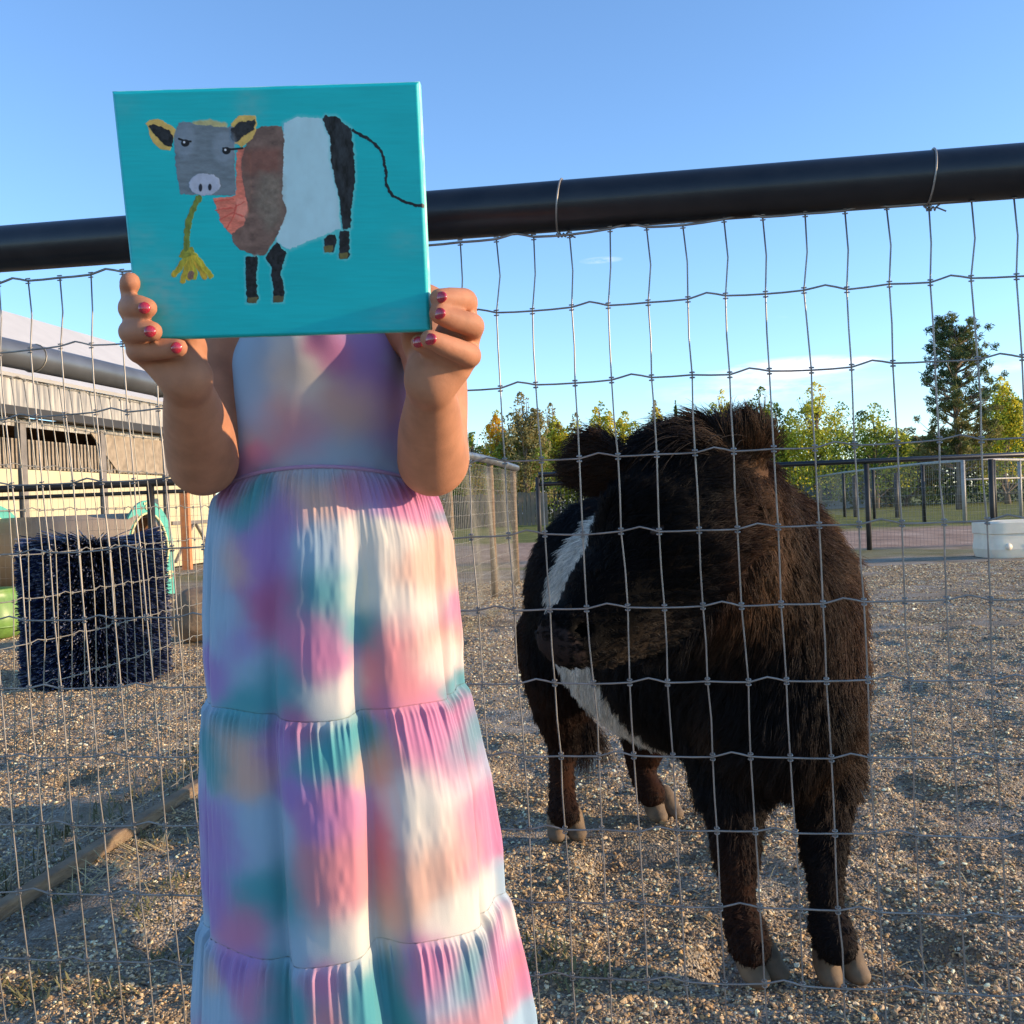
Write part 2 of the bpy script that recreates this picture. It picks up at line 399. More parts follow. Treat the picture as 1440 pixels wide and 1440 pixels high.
# loose gravel: instances of a faceted pebble on points
def scatter(name, pts, scl, rot, col, kindlabel, matr, sub=1, prim='ico'):
    me = bpy.data.meshes.new(name); me.vertices.add(len(pts)); me.vertices.foreach_set('co', pts.astype(np.float32).ravel())
    for nm, ty, ar, key in (('scl', 'FLOAT_VECTOR', scl, 'vector'), ('rot', 'FLOAT_VECTOR', rot, 'vector')):
        a = me.attributes.new(nm, ty, 'POINT'); a.data.foreach_set(key, ar.astype(np.float32).ravel())
    a = me.attributes.new('stone_col', 'FLOAT_COLOR', 'POINT'); a.data.foreach_set('color', np.hstack([col, np.ones((len(col), 1))]).astype(np.float32).ravel())
    me.materials.append(matr); o = add(name, me)
    ng = bpy.data.node_groups.new(name+'_nodes', 'GeometryNodeTree')
    ng.interface.new_socket('Geometry', in_out='INPUT', socket_type='NodeSocketGeometry'); ng.interface.new_socket('Geometry', in_out='OUTPUT', socket_type='NodeSocketGeometry')
    n = ng.nodes; l = ng.links; gi = n.new('NodeGroupInput'); go = n.new('NodeGroupOutput')
    mp_ = n.new('GeometryNodeMeshToPoints'); ip = n.new('GeometryNodeInstanceOnPoints')
    ico = n.new('GeometryNodeMeshIcoSphere'); ico.inputs['Subdivisions'].default_value = sub; ico.inputs['Radius'].default_value = 1
    sm = n.new('GeometryNodeSetMaterial'); sm.inputs['Material'].default_value = matr
    sp_ = n.new('GeometryNodeSetPosition'); nv = n.new('ShaderNodeTexNoise'); nv.inputs['Scale'].default_value = 1.3
    vm = n.new('ShaderNodeVectorMath'); vm.operation = 'SUBTRACT'; vm.inputs[1].default_value = (.5, .5, .5)
    l.new(nv.outputs['Color'], vm.inputs[0]); l.new(vm.outputs[0], sp_.inputs['Offset'])
    l.new(ico.outputs['Mesh'], sp_.inputs['Geometry']); l.new(sp_.outputs[0], sm.inputs['Geometry'])
    l.new(gi.outputs[0], mp_.inputs['Mesh']); l.new(mp_.outputs[0], ip.inputs['Points']); l.new(sm.outputs[0], ip.inputs['Instance'])
    for nm, sock in (('scl', 'Scale'), ('rot', 'Rotation')):
        na = n.new('GeometryNodeInputNamedAttribute'); na.data_type = 'FLOAT_VECTOR'; na.inputs['Name'].default_value = nm
        l.new(na.outputs['Attribute'], ip.inputs[sock])
    l.new(ip.outputs[0], go.inputs[0])
    md = o.modifiers.new('scatter', 'NODES'); md.node_group = ng
    return o
def stone_mat():
    m = bpy.data.materials.new('pebble'); m.use_nodes = True; n = m.node_tree.nodes; l = m.node_tree.links
    a = n.new('ShaderNodeAttribute'); a.attribute_type = 'INSTANCER'; a.attribute_name = 'stone_col'
    l.new(a.outputs['Color'], n['Principled BSDF'].inputs['Base Color']); n['Principled BSDF'].inputs['Roughness'].default_value = .85; n['Principled BSDF'].inputs['Specular IOR Level'].default_value = .25
    return m
def wedge_points(n, y0, y1, pw):
    """points over the camera's view wedge on the ground, density ~ 1/y**pw"""
    u = rng.random(n); e = 2-pw
    y = (y0**e+u*(y1**e-y0**e))**(1/e) if abs(e) > 1e-3 else y0*(y1/y0)**u
    x = (rng.random(n)*2-1)*(y*.56+.35); return x, y
npb = 620000
x, y = wedge_points(npb, 1.35, 11, 1.35)
keep = (vnoise(x*2.3, y*2.3, seed=21)+.5*vnoise(x*7, y*7, seed=22)) > -.95+rng.random(npb)*.8
x = x[keep]; y = y[keep]; k = len(x)
sz = np.minimum(np.exp(rng.normal(math.log(.0020), .42, k)), .0058)*(1+.10*(y-1.5))
pal = np.array([S(150, 132, 110), S(112, 98, 84), S(186, 168, 142), S(84, 76, 70), S(208, 194, 170), S(134, 112, 86), S(164, 140, 104)])
ci = rng.choice(len(pal), k, p=[.25, .2, .16, .13, .08, .1, .08])
col = np.minimum(pal[ci]*np.array([1.0, .94, .80])*(1.2+.9*rng.random((k, 1))), .88)
o = scatter('gravel', np.stack([x, y, ground_z(x, y)+sz*.25], 1), np.stack([sz*(.8+.8*rng.random(k)), sz*(.7+.6*rng.random(k)), sz*(.3+.4*rng.random(k))], 1), np.stack([rng.normal(0, .4, k), rng.normal(0, .4, k), rng.random(k)*6.28], 1), col, '', stone_mat())
tag(o, 'loose grey and tan gravel spread over the yard', 'gravel', kind='stuff')
# straw bits and weeds
def blades(name, cx, cy, n, spread, ln, wd, up, material):
    k = n*len(cx); bx = np.repeat(cx, n)+rng.normal(0, 1, k)*np.repeat(spread, n); by = np.repeat(cy, n)+rng.normal(0, 1, k)*np.repeat(spread, n)
    a = rng.random(k)*2*PI; L_ = ln*(.4+rng.random(k)*.9); el = rng.random(k)*up
    base = np.stack([bx, by, ground_z(bx, by)+.003], 1)
    d = np.stack([np.cos(a)*np.cos(el), np.sin(a)*np.cos(el), np.sin(el)+.02], 1); s_ = np.stack([-np.sin(a), np.cos(a), 0*a], 1)*wd
    tip = base+d*L_[:, None]; mid = base+d*L_[:, None]*.55+np.array([0, 0, 1])*(L_*.06)[:, None]
    V = np.concatenate([base-s_, base+s_, mid+s_*.8, mid-s_*.8, tip]); i = np.arange(k)
    Qd = np.stack([i, i+k, i+2*k, i+3*k], 1); T = np.stack([i+3*k, i+2*k, i+4*k], 1)
    return mesh_np(name, V, [Qd, T], material, False)
x, y = wedge_points(130, 1.4, 6, 1.2)
blade_o = blades('straw_litter', x, y, 14, np.full(130, .12), .05, .0012, .25, M_straw); tag(blade_o, 'scattered bits of dry straw on the gravel', 'straw', kind='stuff')
xs = [];ys = []
for px, py in [(60, 1235), (30, 1250), (110, 1210), (60, 1385), (20, 1400), (150, 1395), (230, 1330), (210, 1180), (280, 1060), (760, 1345), (770, 1370), (90, 1270), (250, 1250), (200, 1290), (840, 1380)]:
    g = G(px, py); xs.append(g.x); ys.append(g.y)
o = blades('weeds', np.array(xs), np.array(ys), 60, np.full(len(xs), .035), .028, .0022, 1.0, M_weed); tag(o, 'low green weeds sprouting through the gravel', 'weeds', kind='stuff')

# ------------------------------------------------------------------ near fence
NF0 = Vector((0, 1.37, 0)); ang = math.radians(9.9)
NFe = Vector((math.cos(ang), -math.sin(ang), 0)); NFn = Vector((math.sin(ang), math.cos(ang), 0))
def nf_u(px, py): return (hitplane(px, py, NF0, NFn)-NF0).dot(NFe)
u0 = nf_u(705.5, 548); sp_n = (nf_u(1434, 548)-u0)/13
ztop = hitplane(700, 338, NF0, NFn).z; rowh = .1008
zref = hitplane(705, 548, NF0, NFn).z
def nfp(u, z, off=0):
    sh = (zref-z)*(.018+.055*min(max(-u/.8, 0), 1)) if z < zref+.02 else (zref-z)*.018
    b = .012*math.sin(u*2.2+1)*math.sin(z*5)
    return NF0+NFe*(u+sh)+NFn*(b+off)+Vector((0, 0, z))
fence = empty('wire_mesh_fence', nfp(0, 0)); tag(fence, 'near wire mesh fence under a thick black top pipe, right behind the girl', 'fence')
ra = hitplane(0, 350.5, NF0, NFn); rb = hitplane(1440, 240, NF0, NFn)
dr = (rb-ra); A = ra-dr*.45; B = rb+dr*.45
MB().tube([A.lerp(B, t) for t in np.linspace(0, 1, 12)], .0335, 40).build('top_rail', M_blackpipe, fence, True)
Rows = [ztop-i*rowh for i in range(12)]; Rows = [z for z in Rows if z > .02]
i0, i1 = -25, 21
jit = {}
def knotpos(i, j):
    if (i, j) not in jit: jit[(i, j)] = (rng.normal(0, .0011), rng.normal(0, .0009))
    a, b = jit[(i, j)]
    sag = .004*math.sin(i*.9+j) if j == 0 else 0
    zt = Rows[j]+b
    rail = (.0 if j else 0)
    return nfp(u0+i*sp_n+a+(.005 if j == 0 else 0), zt+rail)
for i in range(i0, i1+1):
    pts = []
    for j in range(len(Rows)):
        p = knotpos(i, j)
        if j:
            q = pts[-1]; w = rng.normal(0, .0008); pts.append(q.lerp(p, .5)+NFe*(w+(.003 if j == 1 else 0)))
        pts.append(p)
    pts.append(pts[-1]+Vector((.001, 0, -.03)))
    MB().tube(pts, .00112, 6).build('vertical_wire', M_wire, fence, True)
for j in range(len(Rows)):
    pts = []
    for i in range(i0-1, i1+2):
        p = knotpos(i, j); pts.append(p-NFn*.002)
        q = knotpos(i+1, j)
        if (i+[0, 1, 0, 1][j % 4]) % 3 == 0:
            for t, h in ((.25, .003), (.5, .0062), (.75, .0035)): pts.append(p.lerp(q, t)+Vector((0, 0, h))-NFn*.002)
        else:
            pts.append(p.lerp(q, .5)+Vector((0, 0, -.0004))-NFn*.002)
    MB().tube(pts, .0013 if j else .0017, 6).build('horizontal_wire', M_wire, fence, True)
kb = MB()
for i in range(i0, i1+1):
    for j in range(len(Rows)):
        p = knotpos(i, j)
        for dz in (-.0034, .0034):
            c = p+Vector((0, 0, dz))-NFn*.001
            ring = [c+(NFe*math.cos(a)+NFn*math.sin(a))*.0030+Vector((0, 0, math.sin(a*1)*.0008)) for a in np.linspace(.3, 2*PI, 9)]
            kb.tube(ring, .00095, 5)
o = kb.build('wire_knot', M_wire, fence, True); o['kind'] = 'stuff'
for (px, py0) in ((788, 258), (1307, 215), (1600, 200), (450, 300)):
    c = hitplane(px, py0+36, NF0, NFn); t = (c-A).dot((B-A).normalized()); c = A+(B-A).normalized()*t; ax = (B-A).normalized(); side = ax.cross(Vector((0, 0, 1))).normalized(); upv = side.cross(ax)
    ring = [c+(side*math.cos(a)+upv*math.sin(a))*.0352+ax*(.004*math.sin(a)) for a in np.linspace(-PI*.5, PI*1.5, 28)]
    low = c-upv*.037
    tw = [low+ax*(s*.014-.006)+upv*(-.002+.0022*math.cos(s*19))+side*(.0022*math.sin(s*19)) for s in np.linspace(0, 1, 26)]
    mb = MB().tube(ring, .0013, 6).tube(tw, .0012, 6)
    for s in (0, 1): mb.tube([tw[-1-s], tw[-1-s]+ax*(.008+.004*s)+upv*(.006-.012*s)], .0011, 5)
    mb.build('tie_wire', M_wire, fence, True)
for u in (-1.35, 1.05):
    p = nfp(u, 0)+NFn*.045
    MB().tube([p+Vector((0, 0, -.2)), p+Vector((0, 0, 1.21))], .03, 20).build('post', M_blackpipe, fence, True)

# ------------------------------------------------------------------ side fence
SA = G(0, 1275); SB = G(640, 878); sd = (SB-SA).normalized(); SE = SA+sd*((10.6-SA.y)/sd.y); SS = SA+sd*((1.52-SA.y)/sd.y)
sl_ = (SE-SS).length
sf = empty('wire_mesh_fence', SS); tag(sf, 'side fence of fine mesh under a grey pipe running away at left', 'fence')
sn = Vector((sd.y, -sd.x, 0))
def sfp(s, z):
    return SS+sd*s+sn*(.035*math.sin(s*1.3)*math.sin(z*2.6)+.012*math.sin(s*6+z*3))+Vector((0, 0, z))
rail_pts = [SS+sd*s+Vector((0, 0, 1.225+.012*math.sin(s*1.1))) for s in np.linspace(-.1, sl_, 40)]
MB().tube(rail_pts, .033, 20).build('top_rail', M_greypipe, sf, True)
nv = int(sl_/.0508); zr = [1.175-i*.1016 for i in range(12)]; zr[-1] = .045
for i in range(nv):
    s = i*.0508+.03; ph = rng.normal(0, .0014, 12)
    pts = [sfp(s+ph[j]+(1.17-z)*.012*math.sin(i*.21), z) for j, z in enumerate(zr)]+[sfp(s, .012)]
    MB().tube(pts, .0013, 4 if i > 60 else 5).build('vertical_wire', M_wire2, sf, True)
for j, z in enumerate(zr):
    pts = []
    for i in range(nv):
        s = i*.0508+.03; pts.append(sfp(s, z)+Vector((0, 0, rng.normal(0, .0008))))
        if i % 3 == j % 3: pts.append(sfp(s+.025, z+.006))
    MB().tube(pts, .0014, 4).build('horizontal_wire', M_wire2, sf, True)
kb = MB()
for i in range(int(4.5/.0508)):
    for j, z in enumerate(zr): kb.box(sfp(i*.0508+.03, z), (.005, .005, .007))
kb.build('wire_knot', M_wire2, sf)['kind'] = 'stuff'
for s in np.arange(.9, sl_-.5, .62):
    c = SS+sd*s+Vector((0, 0, 1.225+.012*math.sin(s*1.1)))
    ring = [c+(sn*math.cos(a)+Vector((0, 0, 1))*math.sin(a))*.0345+sd*.006*math.sin(a) for a in np.linspace(-PI*.5, PI*1.5, 20)]
    MB().tube(ring, .0014, 5).build('tie_wire', M_wire2, sf, True)
for Yp in (7.3, 9.15, 10.58):
    s = (Yp-SS.y)/sd.y; p = SS+sd*s+sn*-.04
    MB().tube([p+Vector((0, 0, -.1)), p+Vector((0, 0, 1.23))], .03, 14).build('post', M_wood, sf, True)
# timber sleepers along its foot
for a, b in ((.1, 2.45), (2.5, 4.9)):
    p = SS+sd*a+sn*.05; q = SS+sd*b+sn*.05
    o = MB().bar(p+Vector((0, 0, .020)), q+Vector((0, 0, .022)), .034, .034).build('timber_board', M_wood, None, bevel=.006)
    o.location = (0, 0, 0)
    tag(o, 'brown board at the foot of the side fence, %s' % ('nearer one cut by the frame' if a < 1 else 'farther one behind the dress'), 'board', 'boards along the side fence')
ss = np.linspace(.8, 6.5, 60); base = [SS+sd*s+sn*(.1+rng.random()*.12) for s in ss]
o = blades('straw_along_fence', np.array([b.x for b in base]), np.array([b.y for b in base]), 22, np.full(60, .03), .10, .0013, .35, M_straw); tag(o, 'dry straw caught along the foot of the side fence', 'straw', kind='stuff')
base = [SS+sd*s-sn*(.05+rng.random()*.12) for s in ss]
o = blades('weeds_along_fence', np.array([b.x for b in base]), np.array([b.y for b in base]), 26, np.full(60, .03), .04, .002, 1.2, M_weed); tag(o, 'green and dry weeds behind the side fence', 'weeds', kind='stuff')

# ------------------------------------------------------------------ barn
M_roof = mat('pale_metal_roof', (.52, .51, .49), .55, .0, .4, var=.06, vscale=2)
M_corr = mat('galvanized_siding', (.62, .57, .48), .5, .25, col2=(.20, .20, .20), vscale=5, stretch=(5, 5, .35), detail=8)
M_cream = mat('cream_wall', (.54, .48, .30), .8, var=.08, vscale=3, bump=.1)
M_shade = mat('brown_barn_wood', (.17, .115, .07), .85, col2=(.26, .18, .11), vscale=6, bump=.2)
M_slat = mat('grey_brown_slat', (.30, .24, .17), .8, var=.25, vscale=10)
M_gut = mat('dark_gutter', (.05, .045, .04), .5, .2)
M_trim = mat('grey_timber_brace', (.20, .18, .16), .8, var=.2)
M_orange = mat('rust_orange_post', (.50, .20, .08), .7, var=.2)
bd = sd.copy(); bn = Vector((bd.y, -bd.x, 0))       # away ; toward us (right)
Bend = P(300, 620, 18.3); Bend.z = 0
def bp_(s, n_, z): return Bend-bd*s+bn*n_+Vector((0, 0, z))
barn = empty('barn', Bend); tag(barn, 'long low barn with pale metal roof, corrugated eave band and cream lower wall at left', 'barn')
BL = 13.0; He = 2.72; Hr = 4.15; W = 1.95
mb = MB()
def quad(mb, a, b, c, d, t):
    a, b, c, d = map(Vector, (a, b, c, d)); nn = (b-a).cross(d-a).normalized()*t
    V = [a, b, c, d, a-nn, b-nn, c-nn, d-nn]; mb.raw([tuple(v) for v in V], [[0, 1, 2, 3], [7, 6, 5, 4], [0, 4, 5, 1], [1, 5, 6, 2], [2, 6, 7, 3], [3, 7, 4, 0]])
quad(mb, bp_(BL, .1, He), bp_(-.2, .1, He), bp_(-.2, -W, Hr), bp_(BL, -W, Hr), .05)
quad(mb, bp_(-.2, -W*2-.1, He), bp_(BL, -W*2-.1, He), bp_(BL, -W, Hr), bp_(-.2, -W, Hr), .05)
mb.build('roof', M_roof, barn)
# corrugated eave band
amp = .012; s = np.arange(0, BL, .038); V = []
for zz in (2.28, He-.03):
    for k, q in enumerate(s): p = bp_(q, .02+(amp if k % 2 else -amp), zz); V.append(tuple(p))
n_ = len(s); Qc = [[k, k+1, n_+k+1, n_+k] for k in range(n_-1)]
mesh_np('eave_siding', V, Qc, M_corr, True, barn)
MB().bar(bp_(0, .09, 2.25), bp_(BL, .09, 2.25), .11, .11).build('gutter', M_gut, barn)
amp = .01; V = []
for zz in (2.08, 2.18):
    for k, q in enumerate(s): p = bp_(q, -.05+(amp if k % 2 else -amp), zz); V.append(tuple(p))
mesh_np('lower_siding', V, Qc, M_corr, True, barn)
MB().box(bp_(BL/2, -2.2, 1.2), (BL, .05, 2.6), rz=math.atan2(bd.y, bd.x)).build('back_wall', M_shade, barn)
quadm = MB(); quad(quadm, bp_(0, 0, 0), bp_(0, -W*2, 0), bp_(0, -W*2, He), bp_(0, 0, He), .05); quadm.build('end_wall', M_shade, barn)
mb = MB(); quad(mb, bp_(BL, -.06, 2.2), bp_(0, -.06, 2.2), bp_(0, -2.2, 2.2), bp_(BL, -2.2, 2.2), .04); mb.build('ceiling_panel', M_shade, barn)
rzb = math.atan2(bd.y, bd.x)
for k in range(7):
    a = k*1.86+.08; MB().box(bp_(a+.86, -.02, .78), (1.66, .04, 1.5), rz=rzb).build('wall_panel', M_cream, barn)
    MB().box(bp_(a+1.79, -.01, 1.1), (.12, .08, 2.1), rz=rzb).build('post', M_trim, barn)
    MB().bar(bp_(a+.05, .012, .75), bp_(a+1.65, .012, .75), .03, .06).build('brace', M_trim, barn)
    MB().bar(bp_(a+.1, .014, .1), bp_(a+.8, .014, .72), .03, .06, up=(bn.x, bn.y, 0)).build('brace', M_trim, barn)
    MB().bar(bp_(a+1.6, .014, .1), bp_(a+.9, .014, .72), .03, .06, up=(bn.x, bn.y, 0)).build('brace', M_trim, barn)
sl0 = MB().box((0, 0, 0), (.045, .02, .38), rz=rzb).mesh('slat', M_slat)
k = 0
while k*.085 < 11:
    o = add('slat', sl0, barn); loc = bp_(k*.085+.05, -.03, 1.73); o.matrix_parent_inverse = Matrix.Identity(4); o.location = loc-Bend; k += 1
mb = MB(); quad(mb, bp_(3.3, .0, 1.55), bp_(.1, .0, 1.55), bp_(.1, .0, 2.1), bp_(4.0, .0, 2.1), .02); mb.build('mesh_screen', M_slat, barn)
pt = G(264, 801); o = MB().box((pt.x, pt.y, .62), (.13, .13, 1.25)).build('orange_post', M_orange); tag(o, 'rust orange post standing before the far end of the barn', 'post')

# black pipe fence in the left pen
M_black2 = mat('black_pipe', (.02, .018, .016), .5, var=.3)
lf = empty('pipe_fence', (-4, 9.2, 0)); tag(lf, 'dark horizontal pipe rail fence crossing the left pen in front of the barn', 'fence')
xl, xr = -7.5, -.72
for z, r in ((1.165, .033), (1.08, .018)):
    MB().tube([(xl, 9.2, z), (xr, 9.2, z)], r, 12).build('rail', M_black2, lf, True)
for xx in (-6.3, -3.3, -.8):
    MB().tube([(xx, 9.2, -.05), (xx, 9.2, 1.16)], .035, 12).build('post', M_black2, lf, True)
mb = MB()
for k in range(int((xr-xl)/.0508)): mb.tube([(xl+k*.0508, 9.2, .03), (xl+k*.0508, 9.2, 1.15)], .0012, 3, False)
for k in range(11): mb.tube([(xl, 9.2, .04+k*.1016), (xr, 9.2, .04+k*.1016)], .0013, 3, False)
mb.build('wire_mesh', M_wire2, lf)['kind'] = 'stuff'

# play tunnel
M_tan = mat('tan_plastic_pipe', (.30, .235, .17), .6, var=.08, vscale=4)
M_teal = mat('teal_painted_board', (.07, .42, .33), .6, var=.1)
M_inner = mat('brown_tunnel_inside', (.20, .09, .035), .7, var=.2)
M_paw = mat('pale_yellow_paint', (.72, .66, .34), .6)
tg = G(207, 838); tun = empty('play_tunnel', tg); tag(tun, 'tan pipe tunnel with teal arched end boards painted with paw prints', 'tunnel')
ax = Vector((-.985, .12, 0)).normalized(); TR = .44; zc = .50
def ring_mesh(name, mt, p0, p1, r0, r1, par, n=40, m=24):
    V = []; Qs = []
    for e, p in enumerate((p0, p1)):
        for r in (r0, r1):
            for k in range(n):
                a = 2*PI*k/n; sdv = ax.cross(Vector((0, 0, 1))); V.append(tuple(p+sdv*math.cos(a)*r+Vector((0, 0, 1))*math.sin(a)*r))
    g = lambda e, r, k: (e*2+r)*n+k % n
    for k in range(n):
        Qs += [[g(0, 0, k), g(0, 0, k+1), g(1, 0, k+1), g(1, 0, k)], [g(0, 1, k+1), g(0, 1, k), g(1, 1, k), g(1, 1, k+1)], [g(0, 0, k), g(0, 1, k), g(0, 1, k+1), g(0, 0, k+1)], [g(1, 0, k+1), g(1, 1, k+1), g(1, 1, k), g(1, 0, k)]]
    return mesh_np(name, V, np.array(Qs), mt, True, par)
c0 = tg+Vector((0, 0, zc))
ring_mesh('pipe', M_tan, c0, c0+ax*1.75, TR-.03, TR-.06, tun)
ring_mesh('pipe_lining', M_inner, c0+ax*.02, c0+ax*1.7, TR-.065, TR-.08, tun)
def arch_board(name, c, faceax, par, wide=.31, hole=.235, top=1.06):
    """upright board with rounded top and an oval hole, real thickness"""
    n = 40; V = []; Qs = []
    side = Vector((faceax.y, -faceax.x, 0)).normalized()
    outer = []; inner = []
    for k in range(n+1):
        a = PI*k/n-PI/2  # -90..90 from straight up
        outer.append((math.sin(a)*wide, .50+(top-.50)*math.cos(a))); inner.append((math.sin(a)*hole, .48+(top-.62)*math.cos(a)+.0))
    outer = [(-wide, .0)]+outer+[(wide, .0)]; inner = [(-hole*.55, .06)]+inner+[(hole*.55, .06)]
    m = len(outer)
    for t in (0, .04):
        for (a, z) in outer: V.append(tuple(c+side*a+faceax*t+Vector((0, 0, z))))
        for (a, z) in inner: V.append(tuple(c+side*a+faceax*t+Vector((0, 0, z))))
    for k in range(m-1):
        Qs += [[k, k+1, m+k+1, m+k], [2*m+k+1, 2*m+k, 3*m+k, 3*m+k+1], [k+1, k, 2*m+k, 2*m+k+1], [m+k, m+k+1, 3*m+k+1, 3*m+k]]
    o = mesh_np(name, V, np.array(Qs), M_teal, False, par)
    edge = [tuple(c+side*a*1.0+faceax*.045+Vector((0, 0, z))) for (a, z) in inner]
    MB().tube(edge, .012, 6).build('hole_trim', M_paw, o, True)
    for aa, zz in ((0, top-.075), (-(wide+hole)/2, .52), ((wide+hole)/2, .52), (-(wide+hole)/2+.03, .22), ((wide+hole)/2-.02, .2)):
        mb = MB(); cc = c+side*aa+faceax*.046+Vector((0, 0, zz))
        def disc(p, r1, r2):
            pts = [tuple(p)]+[tuple(p+side*math.cos(q)*r1+Vector((0, 0, 1))*math.sin(q)*r2+faceax*.0) for q in np.linspace(0, 2*PI, 13)[:-1]]
            mb.raw([tuple(Vector(v)+faceax*.004) for v in pts], [], [[0, 1+q, 1+(q+1) % 12] for q in range(12)])
        disc(cc, .028, .034)
        for q in (-1, -.33, .33, 1): disc(cc+side*q*.034+Vector((0, 0, .052-.012*abs(q))), .010, .014)
        mb.build('paw_print', M_paw, o)
fa = Vector((.80, -.6, 0)).normalized()
arch_board('end_board', tg+Vector((0, 0, -.02))-ax*.02, fa, tun)
arch_board('end_board', tg+ax*1.72+Vector((0, -.1, 0)), fa, tun, wide=.36)

# brush
M_br = hair_mat('navy_bristle', .3)
bc = G(101, 971); bc = Vector((bc.x, bc.y+.32, 0))
br = empty('scratching_brush', bc); tag(br, 'stubby upright drum brush of navy and black bristles in the left pen', 'brush')
MB().tube([bc+Vector((0, 0, .02)), bc+Vector((0, 0, .74))], .16, 24).build('core', mat('black_core', (.01, .01, .015), .7), br, True)
n = 42000; th = rng.random(n)*2*PI; z = rng.random(n)*.72+.02
twist = .10*np.sin(th*9+z*14)
p0 = np.stack([bc.x+.15*np.cos(th), bc.y+.15*np.sin(th), z], 1)
d = unit(np.stack([np.cos(th+twist), np.sin(th+twist), .10*np.sin(z*26+th*3)+rng.normal(0, .10, n)], 1)+rng.normal(0, .06, (n, 3)))
d[:, 2] += (z-.4)*.10
Lh = .205+rng.normal(0, .012, n)
kk = np.linspace(0, 1, 4)[None, :, None]
pts = p0[:, None, :]+d[:, None, :]*Lh[:, None, None]*kk; pts[:, :, 2] -= .012*(kk[:, :, 0]**2)
pts[:, :, 2] = np.maximum(pts[:, :, 2], .004)
tn = np.where(rng.random((n, 1)) < .65, np.array([[.014, .024, .075]]), np.array([[.022, .024, .034]]))*(.6+rng.random((n, 1)))
tn[rng.random(n) < .30] = (.20, .215, .28)  # pale strands: glints of light on the bristle ends, put into the colour
strands('bristles', pts, np.array([.0018, .0020, .0023, .0023]), tn, M_br, br)['kind'] = 'stuff'

# lime tub
M_lime = mat('lime_green_plastic', (.17, .30, .06), .4, 0, .5, var=.06)
lg = G(-38, 905); tub = empty('green_tub', (lg.x, lg.y+.25, 0)); tag(tub, 'lime green plastic tub at the left edge beside the navy brush', 'tub')
V = []; prof = [(.13, .0), (.22, .02), (.27, .10), (.26, .20), (.22, .30), (.19, .36), (.20, .37), (.19, .35), (.20, .28), (.22, .12), (.1, .04)]
for (r, z) in prof:
    for k in range(36): a = 2*PI*k/36; V.append((lg.x-.02+r*math.cos(a), lg.y+.25+r*math.sin(a), z))
n_ = 36; Qs = [[i*n_+k, i*n_+(k+1) % n_, (i+1)*n_+(k+1) % n_, (i+1)*n_+k] for i in range(len(prof)-1) for k in range(n_)]
mesh_np('shell', V, np.array(Qs), M_lime, True, tub)
MB().tube([(lg.x-.02+.275*math.cos(a), lg.y+.25+.275*math.sin(a), .1) for a in np.linspace(0, 2*PI, 30)], .008, 6).build('rim_band', M_lime, tub, True)
# brown log
lgp = G(262, 908); M_bark = mat('brown_log_bark', (.20, .13, .08), .85, col2=(.30, .21, .13), vscale=9, bump=.6, bscale=14, bdist=.02)
f = Field((lgp.x-.3, lgp.y-.1, -.05), (lgp.x+.5, lgp.y+.55, .5), .012)
f.seg((lgp.x+.03, lgp.y+.2, .2), (lgp.x+.32, lgp.y+.3, .22), .17, .18, .02); f.ell((lgp.x, lgp.y+.2, .12), (.13, .14, .12), .05)
V, Qs = f.nets(); V[:, 2] = np.maximum(V[:, 2], 0.0); vn, _ = vnormals(V, Qs); V = V+vn*(.012*vnoise(V[:, 0]*9, V[:, 1]*9, V[:, 2]*9))[:, None]
o = mesh_np('log', V, Qs, M_bark, True); tag(o, 'short thick brown log lying on gravel between the brush and the dress', 'log')

# ------------------------------------------------------------------ far right: fences, trough
def wire_panel(parent, a, b, z0, z1, step, r=.0016, rows=.1016, mt=None):
    a = Vector(a); b = Vector(b); L_ = (b-a).length; mb = MB(); k = 0
    while k*step < L_:
        p = a.lerp(b, k*step/L_); mb.tube([p+Vector((0, 0, z0)), p+Vector((0, 0, z1))], r, 3, False); k += 1
    z = z0
    while z < z1: mb.tube([a+Vector((0, 0, z)), b+Vector((0, 0, z))], r, 3, False); z += rows
    o = mb.build('wire_mesh', mt or M_wire2, parent); o['kind'] = 'stuff'; return o
far = empty('pipe_fence', (3, 14, 0)); tag(far, 'black top rail mesh fence crossing the far side of the gravel yard', 'fence')
Yf = 14.0
fl = P(757, 668, Yf).x; fr_ = P(1700, 640, Yf).x
MB().tube([(fl, Yf, 1.23), (fr_, Yf, 1.25)], .036, 14).build('top_rail', M_blackpipe, far, True)
MB().tube([(fl, Yf, 1.10), (P(1000, 660, Yf).x, Yf, 1.10)], .03, 10).build('lower_rail', M_blackpipe, far, True)
for px in (757, 985, 1220, 1395, 1600):
    x = P(px, 700, Yf).x; MB().tube([(x, Yf, -.1), (x, Yf, 1.2)], 0.036 if px != 757 else .03, 12).build('post', M_darkpipe, far, True)
wire_panel(far, (fl, Yf, 0), (fr_, Yf, 0), .03, 1.2, .0508, .0014, .1016, M_greypipe)
